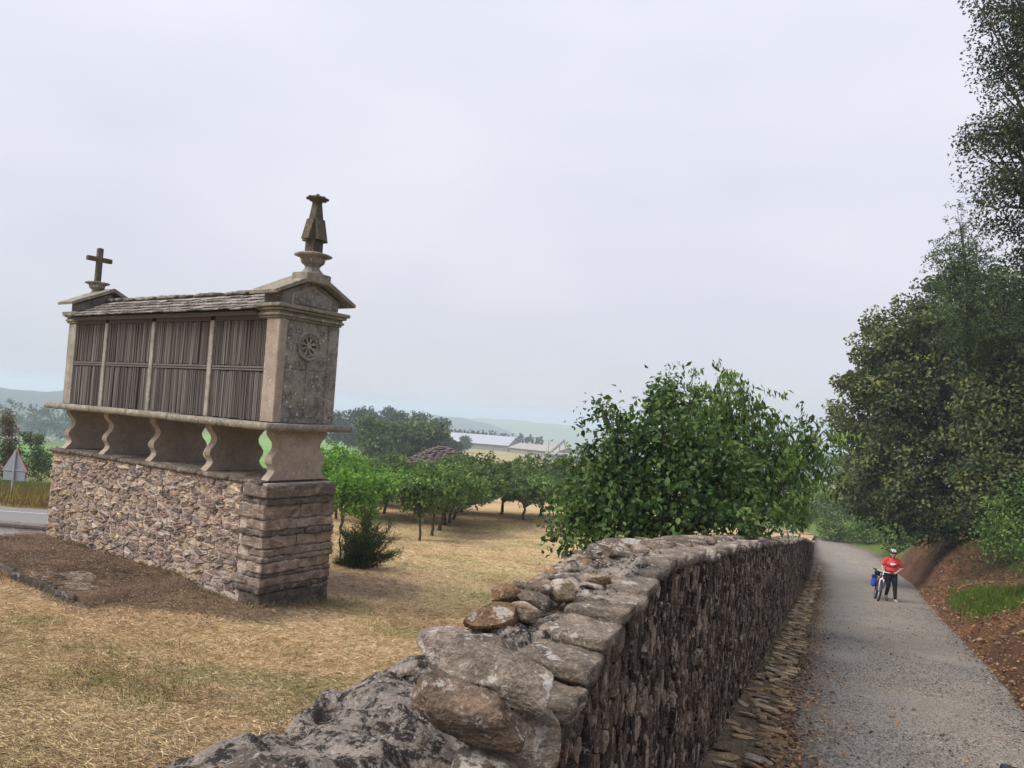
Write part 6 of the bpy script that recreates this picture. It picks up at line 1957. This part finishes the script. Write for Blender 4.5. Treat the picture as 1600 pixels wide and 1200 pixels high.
x, y, z = scatter_bank(46000, 9, 48, 0.3, 4.5, lambda yy, dd: 0.12 + 0.7 * sstep(1.2, 2.4, dd) + 0.35 * sstep(22, 27, yy) * sstep(0.5, 1.1, dd))
n = len(x); ln = rng.uniform(0.08, 0.3, n); mixg = (rng.random((n, 1)) < 0.45)
blades('bank_weeds', np.stack([x, y, z + ln * 0.2], 1), ln, rng.uniform(0.008, 0.03, n), rng.normal(size=(n, 3)) * np.array([1, 1, 0.6]) + np.array([0, 0, 0.5]), np.where(mixg, np.array([0.075, 0.10, 0.03]), np.array([0.16, 0.11, 0.06])) * rng.uniform(0.5, 1.4, (n, 1)), M['leaf_dull'], 'dry weeds and trailing stems over the bank', 'weeds')


def pebbles(name, pos, size, tint, mat, label, cat):
    n = len(pos)
    O = np.array([(1, 0, 0), (-1, 0, 0), (0, 1, 0), (0, -1, 0), (0, 0, 0.62), (0, 0, -0.5)], float)
    OF = np.array([(0, 2, 4), (2, 1, 4), (1, 3, 4), (3, 0, 4), (2, 0, 5), (1, 2, 5), (3, 1, 5), (0, 3, 5)])
    V = O[None] * size[:, None, None] * rng.uniform(0.55, 1.3, (n, 6, 1)); a = rng.uniform(0, 6.28, n)
    c_, s_ = np.cos(a)[:, None], np.sin(a)[:, None]
    V = np.stack([V[..., 0] * c_ - V[..., 1] * s_, V[..., 0] * s_ + V[..., 1] * c_, V[..., 2]], -1) + pos[:, None]
    F = (OF[None] + (np.arange(n) * 6)[:, None, None]).reshape(-1, 3)
    o = add(name, V.reshape(-1, 3), F, mat, tint=np.repeat(tint, 6, 0), recentre=False, kind='stuff'); tag(o, label, cat)


n = 14000
y = np.exp(rng.uniform(math.log(4.8), math.log(24), n)); u_ = rng.random(n); x = xface(y) + 0.55 + u_ * (xedge(y) - xface(y) - 0.5)
z = zroad(y) + 0.05 * np.sin(np.clip((x - xface(y)) / (xedge(y) + 0.5 - xface(y)), 0, 1) * math.pi) - 0.016
g1 = rng.random((n, 1))
pebbles('road_gravel', np.stack([x, y, z], 1), rng.uniform(0.004, 0.010, n) * (1 + 0.03 * y), np.array([0.235, 0.228, 0.22]) * (0.25 + 1.2 * g1) + np.array([0.05, 0.02, 0.0]) * rng.random((n, 1)), M['edging'], 'loose grey gravel on the road', 'gravel')
n = 5200
yy = rng.uniform(7, 30, n); dd = rng.uniform(-0.15, 1.2, n); x, y, z = zbank(yy, dd); j = rng.normal(0, 0.06, (n, 2))
pebbles('bank_stones', np.stack([x + j[:, 0], y + j[:, 1], z + 0.005], 1), rng.uniform(0.008, 0.03, n) * rng.uniform(0.6, 1.4, n) * np.where(rng.random(n) < 0.08, 2.4, 1.0), np.array([0.34, 0.22, 0.12]) * rng.uniform(0.5, 1.4, (n, 1)), M['edging'], 'small ochre stones crumbling from the red bank', 'stones')
n = 3600
yy = rng.uniform(7, 34, n); dd = rng.uniform(0.05, 2.0, n); x, y, z = zbank(yy, dd); j = rng.normal(0, 0.06, (n, 2))
pebbles('bank_clods', np.stack([x + j[:, 0], y + j[:, 1], z], 1), rng.uniform(0.015, 0.05, n) * np.where(rng.random(n) < 0.1, 2.0, 1.0), np.array([0.22, 0.115, 0.068]) * rng.uniform(0.4, 1.5, (n, 1)), M['soil'], 'clods of red earth lying on the bank', 'earth')
n = 5200
y = np.exp(rng.uniform(math.log(4.8), math.log(40), n)); lft = rng.random(n) < 0.62
x = np.where(lft, xface(y) + 0.42 + np.abs(rng.normal(0, 0.22, n)), xedge(y) + rng.normal(0.05, 0.18, n))
far_l = rng.random(n) < 0.04; x = np.where(far_l, xface(y) + 0.6 + rng.random(n) * (xedge(y) - xface(y) - 0.6), x)
z = zroad(y) + 0.045 + np.where(x > xedge(y), (x - xedge(y)) * 0.5, 0); az = rng.uniform(0, 6.28, n)
blades('fallen_leaves', np.stack([x, y, z], 1), rng.uniform(0.03, 0.075, n), rng.uniform(0.018, 0.04, n), np.stack([np.cos(az), np.sin(az), rng.normal(0, 0.2, n)], 1), np.array([[0.20, 0.105, 0.06], [0.13, 0.075, 0.055], [0.30, 0.19, 0.09], [0.09, 0.055, 0.045]])[rng.integers(0, 4, n)] * rng.uniform(0.7, 1.3, (n, 1)), M['dry'], 'brown fallen leaves along both road edges', 'leaves')
n = 900
y = rng.uniform(5, 40, n); x = xface(y) + np.where(rng.random(n) < 0.6, 0.06, 0.55) + rng.normal(0, 0.04, n); ln = rng.uniform(0.03, 0.10, n)
clm = fbm2(x * 0, y, 1.3, 2, 88) > 0.05
blades('gutter_weeds', np.stack([x, y, zroad(y) + 0.05 + ln * 0.35], 1)[clm], ln[clm], np.full(n, 0.012)[clm], (np.stack([rng.normal(0, 0.5, n), rng.normal(0, 0.5, n), np.ones(n)], 1))[clm], (np.array([0.085, 0.12, 0.035]) * rng.uniform(0.6, 1.3, (n, 1)))[clm], M['leaf'], 'small weeds growing in the gutter strip', 'weeds')

# ------------------------------------------------------------------ haze
V, F = box(-7400, 7400, -7400, 7400, -75, 17.5)
hz = NT('haze_air')
pv = hz.n('ShaderNodeVolumePrincipled')
pv.inputs['Color'].default_value = (0.77, 0.87, 1.0, 1)
pv.inputs['Density'].default_value = HAZE_DENSITY
pv.inputs['Anisotropy'].default_value = 0.2
hz.t.links.new(pv.outputs[0], hz.out.inputs['Volume'])
haze = add('haze', V, F, hz.m, recentre=False, kind='stuff')
haze['label'] = 'pale blue summer haze filling the valley air'
